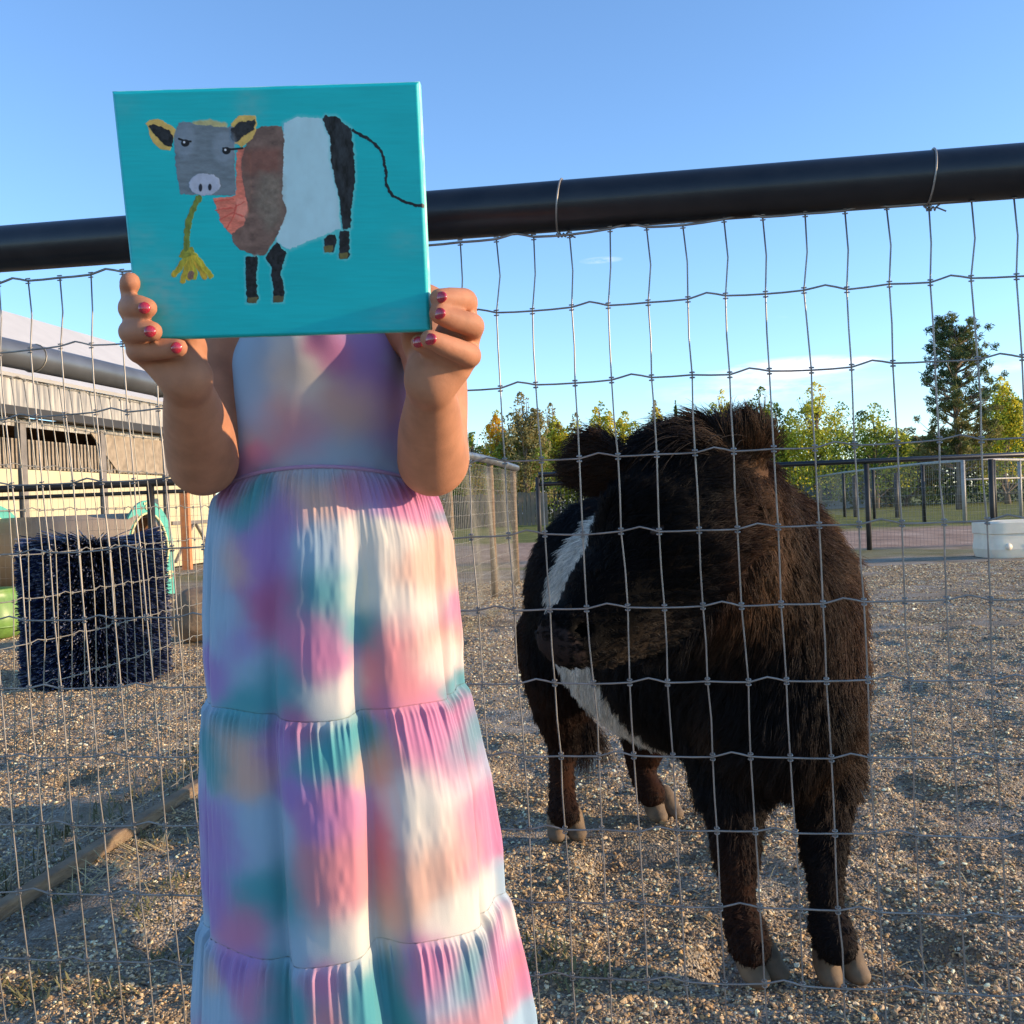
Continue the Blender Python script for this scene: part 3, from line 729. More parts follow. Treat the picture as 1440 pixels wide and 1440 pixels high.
# round pen beyond
rp = empty('round_pen', (9, 25, 0)); tag(rp, 'curved light pipe pen with wire mesh on the grass beyond the yard', 'pen')
pp = [(1150, 722), (1188, 727), (1230, 730), (1300, 734), (1357, 736), (1400, 733), (1436, 729), (1500, 722)]
gp = [G(*q) for q in pp]
M_light = mat('pale_pipe', (.36, .34, .30), .6, .2, var=.15)
MB().tube([g+Vector((0, 0, 1.42)) for g in gp], .035, 10).build('top_rail', M_light, rp, True)
MB().tube([g+Vector((0, 0, .98)) for g in gp[4:]], .022, 8).build('middle_rail', M_light, rp, True)
for k, g in enumerate(gp):
    MB().tube([g+Vector((0, 0, -.1)), g+Vector((0, 0, 1.42))], .045, 10).build('post', M_light if k in (4, 6) else M_darkpipe, rp, True)
for a, b in zip(gp[:-1], gp[1:]): wire_panel(rp, a, b, .05, 1.4, .10, .002, .2, M_light)
g1, g2 = G(1203, 727), G(1262, 728)
for g in (g1, g2):
    o = MB().tube([g+Vector((0, 0, -.1)), g+Vector((0, 0, 1.3))], .06, 10).build('wooden_post', M_darkpipe, None, True); tag(o, 'dark fence post standing on the grass behind the round pen, the %s of two' % ('left' if g is g1 else 'right'), 'post')

M_trough = mat('translucent_white_plastic', (.80, .72, .56), .5, 0, .3, var=.08, sub=.1)
tgp = G(1398, 786); tr = empty('water_trough', tgp); tag(tr, 'white plastic tank trough on the gravel at the right edge', 'trough')
prof = [(-.0, 0), (.02, .0), (.0, .10), (-.012, .22), (-.014, .27), (.0, .28), (.0, .40), (-.02, .42), (-.035, .40), (-.03, .05)]
V = []; w, dp = .95, .6; n_ = 64
for (e, z) in prof:
    for k in range(n_):
        a = 2*PI*k/n_; cx_ = math.copysign(abs(math.cos(a))**.22, math.cos(a)); cy_ = math.copysign(abs(math.sin(a))**.22, math.sin(a))
        V.append((tgp.x+w/2+cx_*(w/2-abs(e)), tgp.y+dp/2+cy_*(dp/2-abs(e)), z))
Qs = [[i*n_+k, i*n_+(k+1) % n_, (i+1)*n_+(k+1) % n_, (i+1)*n_+k] for i in range(len(prof)-1) for k in range(n_)]
mesh_np('tank', V, np.array(Qs), M_trough, False, tr)
for dx in (.17, .42):
    mb = MB().tube([(tgp.x+dx, tgp.y-.004, .13), (tgp.x+dx, tgp.y+.03, .13)], .04, 20); mb.build('drain_boss', M_trough, tr, True)

# houses & sheds far away
M_hw = mat('pale_blue_siding', (.50, .55, .62), .8, var=.05); M_hr = mat('slate_roof', (.10, .11, .13), .8, var=.1)
M_glass = mat('dark_window', (.03, .035, .045), .15, 0, .5); M_white = mat('white_trim', (.75, .74, .70), .6)
def house(name, px, Yd, w, dpt, h, roof, label, wallm, gable_front=False):
    c = P(px, 700, Yd); c.z = 0; e = empty(name, c); tag(e, label, 'house' if 'house' in label else 'shed')
    x0, x1, y0, y1 = c.x-w/2, c.x+w/2, Yd, Yd+dpt
    MB().box((c.x, Yd+dpt/2, h/2), (w, dpt, h)).build('wall', wallm, e)
    mb = MB()
    if gable_front:
        V = [(x0-.3, y0-.3, h), (x1+.3, y0-.3, h), (c.x, y0-.3, h+roof), (x0-.3, y1, h), (x1+.3, y1, h), (c.x, y1, h+roof)]
        mb.raw(V, [[0, 2, 5, 3], [2, 1, 4, 5], [0, 3, 4, 1]], [[0, 1, 2], [3, 5, 4]])
    else:
        V = [(x0-.3, y0-.3, h), (x1+.3, y0-.3, h), (x1, (y0+y1)/2, h+roof), (x0, (y0+y1)/2, h+roof), (x0-.3, y1+.3, h), (x1+.3, y1+.3, h)]
        mb.raw(V, [[0, 1, 2, 3], [3, 2, 5, 4], [0, 4, 5, 1]], [[0, 3, 4], [1, 5, 2]])
    mb.build('roof', M_hr, e)
    k = -w/2+1
    while k < w/2-.8:
        fr = MB().box((c.x+k, Yd-.02, h*.55), (1.0, .06, 1.2)).build('window', M_white, e); MB().box((c.x+k, Yd-.06, h*.55), (.84, .04, 1.04)).build('pane', M_glass, fr); k += 2.4
    return c, e
house('house', 668, 70, 9, 8, 2.9, 1.5, 'pale blue house with slate roof seen through the side fence', M_hw)
c, e = house('house', 738, 75, 6, 8, 2.4, 1.2, 'small white house right of the blue house beyond the side fence', M_white)
c = P(693, 690, 66); c.z = 0
e = empty('shed', c); tag(e, 'narrow gabled shed with bright white rake boards beyond the side fence', 'shed')
MB().box((c.x, 67.5, 1.3), (1.6, 2.4, 2.6)).build('wall', M_hw, e)
mb = MB(); mb.raw([(c.x-1, 66.1, 2.6), (c.x+1, 66.1, 2.6), (c.x, 66.1, 4.1), (c.x-1, 69, 2.6), (c.x+1, 69, 2.6), (c.x, 69, 4.1)], [[0, 2, 5, 3], [2, 1, 4, 5], [0, 3, 4, 1]], [[0, 1, 2], [3, 5, 4]]); mb.build('roof', M_hr, e)
for q in (-1, 1): MB().bar((c.x+q*1.05, 66.05, 2.6), (c.x, 66.05, 4.2), .1, .16, up=(0, 1, 0)).build('rake_board', M_white, e)
house('shed', 1178, 48, 3.2, 4, 1.75, .35, 'low blue grey shed with flat pitched roof behind the far fence at right', mat('blue_grey_panel', (.28, .36, .45), .6, var=.1))
house('house', 1050, 80, 7, 7, 2.6, 1.6, 'grey roofed house far behind the cow between the trees', M_white)

# privacy fence (brown boards) behind everything on the left centre & right
M_board = mat('brown_fence_board', (.16, .115, .08), .9, col2=(.25, .19, .13), vscale=3, stretch=(1, 1, .2))
def board_fence(name, xa, xb, Yd, h, label):
    e = empty(name, ((xa+xb)/2, Yd, 0)); tag(e, label, 'fence'); n_ = min(280, int((xb-xa)/.16)); st = (xb-xa)/n_
    me = MB().box((0, 0, h/2), (st*.9, .03, h)).mesh('board', M_board)
    for k in range(n_):
        o = add('board', me, e); o.matrix_parent_inverse = Matrix.Identity(4); o.location = (xa+st*(k+.5)-(xa+xb)/2, rng.normal(0, .01), rng.normal(0, .02))
    for z in (.4, h-.3): MB().box(((xa+xb)/2, Yd+.04, z), (xb-xa, .05, .09)).build('stringer', M_board, e)
board_fence('board_fence', P(632, 700, 38).x, P(770, 700, 38).x, 38, 1.25, 'low brown board fence before the houses seen through the side fence')

# ------------------------------------------------------------------ trees
M_barkt = mat('grey_brown_bark', (.19, .145, .105), .9, var=.3, vscale=5)
def leaf_mat(name, c1, c2, trans=.45):
    m = bpy.data.materials.new(name); m.use_nodes = True; n = m.node_tree.nodes; l = m.node_tree.links; b = n['Principled BSDF']
    a = n.new('ShaderNodeAttribute'); a.attribute_name = 'tint'; l.new(a.outputs['Color'], b.inputs['Base Color']); b.inputs['Roughness'].default_value = .65; b.inputs['Specular IOR Level'].default_value = .25
    t = n.new('ShaderNodeBsdfTranslucent'); l.new(a.outputs['Color'], t.inputs[0]); mx_ = n.new('ShaderNodeMixShader'); mx_.inputs[0].default_value = trans
    l.new(b.outputs[0], mx_.inputs[1]); l.new(t.outputs[0], mx_.inputs[2]); l.new(mx_.outputs[0], n['Material Output'].inputs[0]); return m
M_leaf = leaf_mat('leaves', 0, 0)
def leaves(name, cen, size, tint, parent, aspect=.6, updir=0):
    n = len(cen); a = unit(rng.normal(0, 1, (n, 3))); 
    if updir: a = unit(a+np.array([0, 0, updir]))
    b = unit(np.cross(a, rng.normal(0, 1, (n, 3)))); s = size[:, None]
    V = np.concatenate([cen-a*s*.5, cen+b*s*aspect*.5, cen+a*s*.5, cen-b*s*aspect*.5]); i = np.arange(n)
    return mesh_np(name, V, np.stack([i, i+n, i+2*n, i+3*n], 1), M_leaf, False, parent, colors=np.tile(tint, (4, 1)))
GRN = S(108, 126, 52); DGR = S(74, 94, 46); YEL = S(208, 184, 60); YG = S(168, 168, 62); GOLD = S(226, 160, 40); OLV = S(140, 130, 84); DCON = S(56, 78, 62)
def tree(px, ptop, Yd, wpx, cols, label, kind='poplar', nleaf=4200, lean=0, sparse=0, base_y=None):
    base = P(px, 700, Yd); base.z = 0; top = P(px, ptop, Yd); H = top.z; Wd = wpx/F*Yd*.5
    t = empty('tree', base); tag(t, label, 'tree', 'trees beyond the yard')
    tb = MB(); ht = H*.93
    tp = [base+Vector((.12*math.sin(k*1.7+px), .1*math.cos(k), ht*k/6)) for k in range(7)]
    tb.tube(tp, np.linspace(.035*H**.8, .012, 7), 7)
    tb.build('trunk', M_barkt, t, True)
    cl = []
    ncl = 34 if kind != 'conifer' else 30
    lb = MB()
    for k in range(ncl):
        fz = rng.random()**.8*.86+.12
        if kind == 'conifer': rad = Wd*(1-fz)*1.05
        else: rad = Wd*math.sin(PI*min(max((fz*.9+.12), 0), 1))**.6*(1.0 if fz < .7 else .85)
        a = rng.random()*2*PI; rr = rad*math.sqrt(rng.random())
        c = base+Vector((rr*math.cos(a), rr*math.sin(a)*.8, H*fz)); cl.append((c, rad))
        s0 = base+Vector((0, 0, max(H*fz-.25*H-.1*rr, H*.08))); lb.tube([s0, s0.lerp(c, .5)+Vector((0, 0, -.03*H)), c], [.012*H**.7, .008*H**.7, .004], 4, False)
    lb.build('limbs', M_barkt, t, True)
    if kind == 'conifer':
        fz = 1-rng.random(nleaf)**.55; a = rng.random(nleaf)*2*PI; tier_ = .75+.25*np.sin(fz*42); rr = Wd*(1-fz)*tier_*rng.random(nleaf)**.4
        cen = np.array(base)+np.stack([rr*np.cos(a), rr*np.sin(a), H*(.08+.93*fz)-.25*rr], 1); pid = (fz*9).astype(int)
    else:
        npl = 24; pa = rng.random(npl)*2*PI; pr = Wd*.78*np.sqrt(rng.random(npl)); pr[0] = .1*Wd
        ptop_ = H*(1.0-.42*(pr/Wd)**1.5-.16*rng.random(npl)); ptop_[0] = H; pR = Wd*(.30+.22*rng.random(npl)); plo = ptop_-H*(.30+.35*rng.random(npl)); plo = np.maximum(plo, .08*H); pR[0] = .42*Wd; plo[0] = .45*H
        pid = rng.integers(0, npl, nleaf); t_ = rng.random(nleaf)**.9; a = rng.random(nleaf)*2*PI
        prof = (1-np.abs(2*t_-1)**2.6)**.6*(1-.2*t_); rr = pR[pid]*prof*rng.random(nleaf)**.42*(1+.35*vnoise(a*1.5+pid*7, t_*9, 0, 3))
        cen = np.array(base)+np.stack([pr[pid]*np.cos(pa[pid])+rr*np.cos(a), .8*pr[pid]*np.sin(pa[pid])+rr*np.sin(a), plo[pid]+(ptop_-plo)[pid]*t_], 1)
        gap = vnoise(cen[:, 0]*1.5, cen[:, 1]*1.5, cen[:, 2]*1.3, 5)+.6*vnoise(cen[:, 0]*3.4, cen[:, 1]*3.4, cen[:, 2]*3.2, 6); kp = gap > (-.35+.45*sparse); cen = cen[kp]; pid = pid[kp]
    m = len(cen); cols_ = np.array(cols); ci_ = (rng.integers(0, len(cols), 40)[pid]+(vnoise(cen[:, 0]*.9, cen[:, 1]*.9, cen[:, 2]*.9, 8) > .25)) % len(cols)
    tint = np.minimum(1.35*cols_[ci_]*(.6+.8*rng.random((m, 1))), .85)
    leaves('crown', cen, (.07+.10*rng.random(m))*(Yd/45), tint, t)
TREES = [
 (668, 606, 46, 46, [GRN, YG], 'small round green tree just right of the girl\'s elbow'),
 (650, 612, 52, 40, [DGR, GRN], 'dark green tree half hidden behind the girl\'s elbow'),
 (703, 576, 45, 48, [GOLD, YG, GRN], 'tree with a bright orange gold top right of the girl\'s elbow'),
 (742, 551, 44, 62, [OLV, GRN, OLV], 'tall thin crowned grey green tree with pale bare limbs'),
 (782, 566, 46, 44, [YG, YEL, OLV], 'yellow green tree just right of the thin crowned tree'),
 (815, 580, 47, 40, [OLV, YG], 'lower olive tree above the cow\'s left ear'),
 (850, 560, 45, 42, [YEL, YG, GRN], 'upright yellow green poplar behind the cow\'s forelock'),
 (886, 578, 46, 56, [YEL, YG], 'broad low bright yellow tree above the cow\'s forehead'),
 (925, 563, 48, 34, [YEL, OLV], 'slim yellow tree with sparse twigs above the cow\'s poll'),
 (988, 577, 47, 36, [YG, GRN], 'short yellow green tree between the dark conifer and the cow\'s right ear'),
 (1018, 547, 46, 44, [YG, GRN, YEL], 'tall yellow green tree just left of the cow\'s right ear'),
 (1076, 543, 45, 60, [GRN, YG, DGR], 'full green tree just right of the cow\'s right ear'),
 (1150, 538, 44, 84, [YEL, YG, YG, GRN], 'wide bright yellow green tree under the cloud wisp'),
 (1232, 567, 45, 82, [GRN, YG, DGR], 'medium green tree between the bright yellow tree and the pine'),
 (1275, 600, 48, 60, [OLV, DGR], 'low dark tree at the left foot of the tall pine'),
 (1415, 530, 43, 60, [YG, GRN, YEL], 'yellow green tree behind the right side of the tall pine'),
 (1462, 556, 46, 60, [GRN, YG], 'green tree cut by the right edge of the frame'),
]
for (px, pt_, Yd, w, cols, lab) in TREES:
    tree(px, pt_, Yd, w*1.55, cols, lab, nleaf=15000 if w > 50 else 10000, sparse=.35 if 'thin crowned' in lab or 'sparse' in lab else 0)
tree(955, 564, 47, 44, [DCON, DGR], 'small dark pointed conifer above the cow\'s poll', 'conifer', 5000)
# tall pine
def pine(px, ptop, Yd, wpx, label):
    base = P(px, 700, Yd); base.z = 0; H = P(px, ptop, Yd).z; Wd = wpx/F*Yd*.5
    t = empty('pine_tree', base); tag(t, label, 'tree')
    tp = [base+Vector((.05*math.sin(k), 0, H*.97*k/8)) for k in range(9)]
    MB().tube(tp, np.linspace(.17, .02, 9), 8).build('trunk', M_barkt, t, True)
    lb = MB(); tufts = []; dead = []
    for k in range(86):
        fz = min(.20+.78*(k/86)**.9+rng.normal(0, .025), .985); a = k*2.399+rng.normal(0, .5)
        prof = np.interp(fz, [.2, .35, .5, .62, .8, .95, 1], [.85, 1.0, .98, .86, .74, .42, .12]); rr = Wd*prof*(.62+.5*rng.random())
        s0 = base+Vector((0, 0, H*fz-.20*rr)); e_ = base+Vector((rr*math.cos(a), rr*math.sin(a), H*fz+.30*rr)); mid = s0.lerp(e_, .55)+Vector((0, 0, -.05*rr))
        lb.tube([s0, mid, e_], [.045, .028, .012], 5, False)
        for q in range(4 if fz > .4 else 6):
            tt = .52+.5*rng.random(); p = s0.lerp(e_, tt)+Vector((rng.normal(0, .24), rng.normal(0, .24), rng.normal(.10, .22)))
            b0 = s0.lerp(e_, max(tt-.25, 0)); lb.tube([b0, p], [.012, .006], 3, False)
            tufts.append((p, fz))
    lb.build('limbs', M_barkt, t, True)
    cen = []; tin = []
    for p, fz in tufts:
        m = 52; o_ = rng.normal(0, 1, (m, 3)); o_ = unit(o_)*(rng.random((m, 1))**.5)*.17*np.array([1, 1, .85])
        cen.append(np.array(p)+o_); base_c = np.array(S(84, 104, 70) if rng.random() < .55 else S(112, 118, 66)) if fz > .5 else np.array(S(138, 130, 78) if rng.random() < .5 else S(104, 110, 62))
        tin.append(base_c[None]*(.6+.7*rng.random((m, 1))))
    cen = np.concatenate(cen); tin = np.concatenate(tin)
    leaves('crown', cen, .13+.08*rng.random(len(cen)), tin, t, aspect=.22)
pine(1350, 452, 36, 118, 'tall open pine with dark needle tufts, the tallest tree at right')
# understorey hedge mass
n = 46000; x = rng.uniform(P(600, 700, 50).x, P(1600, 700, 50).x, n); hh = 2.5+.9*vnoise(x*.35, x*0, seed=9)+.5*vnoise(x*1.1, x*0, seed=10); hh = np.where(x < P(900, 700, 50).x, hh*1.15, hh)
z = rng.random(n)**.8*hh; cen = np.stack([x, 50+rng.normal(0, 1.2, n), z], 1)
tint = 1.25*np.array([GRN, DGR, OLV])[(vnoise(x*.5, z*.8, seed=12)*1.49+1.5).astype(int).clip(0, 2)]*(.6+.6*rng.random((n, 1)))
o = leaves('hedge_row', cen, .12+.16*rng.random(n), tint, None); tag(o, 'dense low green undergrowth under the tree line', 'undergrowth', kind='stuff')
# grass tufts beyond the sand: shade line under far fence
#@@PEOPLE

# ------------------------------------------------------------------ cow
cf = Vector((.27, -.963, 0)).normalized(); cr_ = Vector((.963, .27, 0)).normalized(); cm = Vector((.372, 2.13, 0))
def Cc(s, t, z): return cm+cf*s+cr_*t+Vector((0, 0, z))
cow = empty('cow', cm); tag(cow, 'shaggy black and rusty brown belted cow standing behind the wire fence, head turned', 'cow')
f = Field((-.25, 1.25, -.02), (1.0, 2.95, 1.12), .006)
f.chain([Cc(-.36, -.01, .60), Cc(-.12, 0, .56), Cc(.12, 0, .57)], [.215, .255, .25], .05)
f.ell(Cc(-.40, 0, .62), (.22, .2, .23), .08)
f.ell(Cc(.29, -.012, .61), (.186, .19, .24), .06)
f.ell(Cc(.33, -.005, .47), (.145, .15, .165), .06)
f.seg(Cc(.20, -.02, .66), P(1000, 730, 1.66), .165, .125, .07)                 # neck
f.seg(P(1045, 840, 1.74), P(985, 790, 1.62), .130, .105, .06)
# head
poll = P(968, 690, 1.60); muz = P(806, 893, 1.47)
f.seg(poll, P(930, 770, 1.56), .098, .094, .05)
f.seg(P(930, 770, 1.56), P(862, 838, 1.51), .092, .066, .05)
f.seg(P(862, 842, 1.51), P(812, 888, 1.475), .062, .045, .03)
f.ell(P(796, 897, 1.462), (.042, .042, .037), .03)
f.seg(P(930, 860, 1.57), P(850, 905, 1.51), .062, .034, .04)              # jaw
f.ell(P(800, 672+30, 1.52)*0+P(900, 715, 1.53), (.05, .045, .04), .04)         # brow
for (px, py, Yd, rx) in ((781, 880, 1.425, .011), ((818), 888, 1.432, .012)): f.ell(P(px, py, Yd), (rx*1.05, .014, .010), .012, sub=True)
# mouth line
f.chain([P(775, 915, 1.43), P(812, 926, 1.44), P(850, 915, 1.46)], [.004, .004, .004], .004) if False else None
# ears
f.seg(P(893, 672, 1.60), P(838, 650, 1.62), .026, .042, .02); f.seg(P(838, 650, 1.62), P(812, 660, 1.62), .040, .014, .02)
f.seg(P(1032, 660, 1.60), P(1050, 622, 1.58), .028, .036, .012); f.seg(P(1050, 622, 1.58), P(1053, 598, 1.58), .034, .014, .01)
f.ell(P(985, 632, 1.60), (.075, .06, .035), .04)
# legs: (points px,py,Y) radius
def leg(pts, rs, k=.03): f.chain([P(*p) for p in pts], rs, k)
leg([(1030, 1030, 1.86), (1032, 1120, 1.80), (1036, 1212, 1.75), (1040, 1275, 1.735), (1048, 1305, 1.72), (1056, 1330, 1.70)], [.090, .055, .035, .028, .035, .034])
leg([(1150, 1030, 1.88), (1158, 1120, 1.82), (1160, 1212, 1.76), (1163, 1275, 1.74), (1168, 1302, 1.725), (1176, 1328, 1.70)], [.080, .052, .034, .028, .035, .034])
leg([(800, 900, 2.56), (788, 985, 2.56), (792, 1040, 2.60), (790, 1085, 2.58), (791, 1125, 2.52), (793, 1143, 2.49)], [.13, .072, .043, .031, .033, .038])
leg([(930, 960, 2.66), (908, 1040, 2.68), (903, 1075, 2.70), (908, 1098, 2.66), (916, 1116, 2.62)], [.12, .062, .040, .032, .036])
# tail
f.chain([Cc(-.60, .0, .78), Cc(-.66, -.02, .66), P(822, 985, 2.82), P(822, 1035, 2.82)], [.03, .024, .018, .02], .02)
V, Qs = f.nets(); V = smooth_mesh(V, Qs, 1)
P2 = lambda v: (v-np.array(cm)) @ np.stack([np.array(cf), np.array(cr_), np.array([0, 0, 1.])], 1)
earc = [np.array(P(838, 650, 1.62)), np.array(P(1051, 612, 1.58))]
hd0, hd1 = np.array(P(985, 700, 1.61)), np.array(P(800, 890, 1.465))
def head_t(v):                                    # 0 at the poll .. 1 at the muzzle, and distance from that axis
    d = hd1-hd0; t = ((v-hd0) @ d)/(d @ d); dist = np.linalg.norm(v-hd0-np.clip(t, 0, 1)[:, None]*d, axis=1); return t, dist
def coat(v, nseed=0):
    c = P2(v); s, t, z = c[:, 0], c[:, 1], c[:, 2]
    w = .018*vnoise(v[:, 0]*18, v[:, 1]*18, v[:, 2]*18, 3)+.008*vnoise(v[:, 0]*60, v[:, 1]*60, v[:, 2]*60, 4)
    ht, hd = head_t(v)
    ishead = (hd < .13) & (ht > -.05)
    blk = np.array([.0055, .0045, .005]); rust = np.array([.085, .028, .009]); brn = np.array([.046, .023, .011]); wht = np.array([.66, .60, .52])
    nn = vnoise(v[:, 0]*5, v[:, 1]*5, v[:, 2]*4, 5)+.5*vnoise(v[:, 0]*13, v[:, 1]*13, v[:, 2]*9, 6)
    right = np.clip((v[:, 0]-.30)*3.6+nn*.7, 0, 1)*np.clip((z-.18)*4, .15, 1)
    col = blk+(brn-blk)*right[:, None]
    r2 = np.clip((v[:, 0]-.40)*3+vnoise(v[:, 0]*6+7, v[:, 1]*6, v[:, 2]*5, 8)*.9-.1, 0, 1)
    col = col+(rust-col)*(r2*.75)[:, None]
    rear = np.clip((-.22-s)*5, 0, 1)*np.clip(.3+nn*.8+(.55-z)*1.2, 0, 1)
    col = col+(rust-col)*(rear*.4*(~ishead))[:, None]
    gold = np.clip(vnoise(v[:, 0]*16, v[:, 1]*16, v[:, 2]*5, 14)*1.3+nn*.3-.15, 0, 1)*np.clip((v[:, 0]-.30)*5, 0, 1)*(z > .4)  # sunlit highlights on the right-hand fur, painted into the coat colour
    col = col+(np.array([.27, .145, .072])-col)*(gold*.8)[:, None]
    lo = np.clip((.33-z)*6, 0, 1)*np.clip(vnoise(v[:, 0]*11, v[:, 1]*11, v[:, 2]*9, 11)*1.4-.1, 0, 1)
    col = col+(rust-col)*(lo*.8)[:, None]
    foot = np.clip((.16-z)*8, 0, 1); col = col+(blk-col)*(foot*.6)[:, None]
    under = np.clip((hd0[2]-.02+(hd1-hd0)[2]*ht-v[:, 2])/.05, 0, 1)
    hb = np.clip(ht*2.2, 0, 1)*ishead*(1-.7*under); col = col*(1-.8*hb)[:, None]
    chin = np.clip((ht-.45)*3, 0, 1)*under*ishead; col = col+(np.array([.075, .052, .034])-col)*(chin*.45)[:, None]
    belt = (s+w > -.205-.07*np.clip((z-.45)*5, 0, 1)) & (s+w < .055) & (~ishead) & (z > .24)
    belt &= ~((v[:, 0] > .46) & (z > .5) & False)
    col[belt] = wht
    for e in earc:
        m = np.linalg.norm(v-e, axis=1) < .07; col[m] = col[m]*.4+brn*.6
    return col, ishead, ht, belt
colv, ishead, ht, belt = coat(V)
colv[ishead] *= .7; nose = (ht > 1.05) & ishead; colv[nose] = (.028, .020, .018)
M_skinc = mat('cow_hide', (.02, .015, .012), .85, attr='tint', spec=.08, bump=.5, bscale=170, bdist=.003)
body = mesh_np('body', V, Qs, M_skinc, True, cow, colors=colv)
vn, A = vnormals(V, Qs)
M_fur = hair_mat('cow_fur', .55)
M_fur.node_tree.nodes['Principled BSDF'].inputs['Specular IOR Level'].default_value = .14
NH = 330000
cw = P2(V[Qs[:, 0]]); iw = coat(V[Qs[:, 0]])
A = A*np.where(cw[:, 2] < .36, 2.2, 1)*np.where(iw[1], 2.4, 1)*np.where(V[Qs[:, 0], 1] > 2.3, .6, 1)
prob = A/A.sum(); fi = rng.choice(len(Qs), NH, p=prob); u = rng.random((NH, 1)); w = rng.random((NH, 1))
c4 = V[Qs[fi]]; p0 = (c4[:, 0]*(1-u)+c4[:, 1]*u)*(1-w)+(c4[:, 3]*(1-u)+c4[:, 2]*u)*w; nn_ = vn[Qs[fi, 0]]
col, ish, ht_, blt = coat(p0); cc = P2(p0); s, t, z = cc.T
keep = ~((ht_ > 1.12+.05*vnoise(p0[:, 0]*90, p0[:, 1]*90, p0[:, 2]*90, 9)) & ish) & (z > .055); p0, nn_, col, ish, ht_, s, t, z, blt = [a[keep] for a in (p0, nn_, col, ish, ht_, s, t, z, blt)]
NH = len(p0)
ln = np.full(NH, .027)
ln = np.where(s > .12, .037, ln); ln = np.where((z < .30), .019, ln); ln = np.where(z < .2, .011, ln)
ln = np.where(ish, .030*np.clip(1.1-ht_, .30, 1), ln)
for e in earc: ln = np.where(np.linalg.norm(p0-e, axis=1) < .065, .034, ln)
top = (np.linalg.norm(p0-np.array(P(975, 632, 1.60)), axis=1) < .085) & (nn_[:, 2] > .1); ln = np.where(top, .050, ln)
tailm = (np.linalg.norm(p0-np.array(P(822, 1035, 2.82)), axis=1) < .06); ln = np.where(tailm, .12, ln)
ln = ln*(.65+.6*rng.random(NH))
hdir = unit((hd1-hd0)[None])[0]
flow = np.stack([vnoise(p0[:, 0]*7, p0[:, 1]*7, p0[:, 2]*7, 31), vnoise(p0[:, 0]*7, p0[:, 1]*7, p0[:, 2]*7, 32), vnoise(p0[:, 0]*7, p0[:, 1]*7, p0[:, 2]*7, 33)], 1)
comb = np.array([0, 0, -1.])+.35*(-np.array(cf))+flow*.75
comb = np.where(ish[:, None], -.75*hdir+np.array([0, 0, -.35])+flow*.5, comb)
comb = np.where(top[:, None], np.array([-.9, -.35, .25])+flow*.9, comb)
for e, dd in zip(earc, (np.array([-1., .1, .05]), np.array([.1, .1, 1.]))):
    m = (np.linalg.norm(p0-e, axis=1) < .065)[:, None]; comb = np.where(m, dd+flow*.4, comb)
comb = unit(comb-nn_*(comb*nn_).sum(1, keepdims=True))
# clumping
cs = .016; cell = np.floor(p0/cs).astype(np.int64); hsh = (cell[:, 0]*73856093 ^ cell[:, 1]*19349663 ^ cell[:, 2]*83492791) & 0xffff
rr = np.random.default_rng(3).normal(0, 1, (65536, 3)); cl = rr[hsh]
clen = (.8+.4*np.random.default_rng(4).random(65536))[hsh]; ln = ln*clen
d0 = unit(nn_*.45+comb*.85+rng.normal(0, .16, (NH, 3))+cl*.11)
cctr = (cell+.5)*cs
K = 5; pts = np.zeros((NH, K, 3)); pts[:, 0] = p0-nn_*.002
lift = np.where(ish, .18, .30)[:, None]
for k in range(1, K):
    tt = k/(K-1); d = unit(d0*(1-tt*.6)+comb*(tt*.9)+nn_*lift*(1-tt)*.5+np.array([0, 0, -.25*tt])+cl*.15*tt+rng.normal(0, .11, (NH, 3)))
    pts[:, k] = pts[:, k-1]+d*(ln/(K-1))[:, None]
    pull = (cctr+(pts[:, k]-p0)-pts[:, k])*(.30*tt); pull -= nn_*(pull*nn_).sum(1, keepdims=True); pts[:, k] += pull
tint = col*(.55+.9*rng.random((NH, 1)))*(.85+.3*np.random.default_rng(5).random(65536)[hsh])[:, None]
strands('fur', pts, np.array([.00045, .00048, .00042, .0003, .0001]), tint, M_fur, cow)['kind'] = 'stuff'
# long forelock
n = 420; o0 = np.array(P(965, 622, 1.58)); a = rng.normal(0, 1, (n, 3))*np.array([.035, .03, .006]); q0 = o0+a
dirs = unit(np.array([-.9, -.25, .35])+rng.normal(0, .28, (n, 3))); K = 9; pts = np.zeros((n, K, 3)); pts[:, 0] = q0; L_ = .06+.06*rng.random(n)
for k in range(1, K): pts[:, k] = pts[:, k-1]+unit(dirs+np.array([-.15, -.05, -1.25])*(k/K))*(L_/K)[:, None]
strands('forelock', pts, np.linspace(.0006, .00015, K), np.tile([.014, .010, .009], (n, 1)), M_fur, cow)['kind'] = 'stuff'
M_hoof = mat('hoof_horn', (.20, .135, .08), .8, col2=(.09, .062, .04), vscale=30, bump=.4, bscale=80, bdist=.003)
def claw(c, yaw, size, sp):
    M = Matrix.Rotation(yaw, 3, 'Z')
    ff = Field(np.array(c)-.09, np.array(c)+.09, .004)
    for (y, zz, rx, ry, rz) in ((0, .030, .021, .025, .030), (-.018, .014, .019, .022, .017), (.008, .050, .019, .022, .026)):
        o_ = M @ Vector((0, y*size, 0)); ff.ell((c[0]+o_.x, c[1]+o_.y, zz*size*.85), (rx*size, ry*size, rz*size*.85), .012, M=M)
    Vh, Qh = ff.nets(); Vh[:, 2] = np.maximum(Vh[:, 2], -.004); return mesh_np('hoof', Vh, Qh, M_hoof, True, cow)
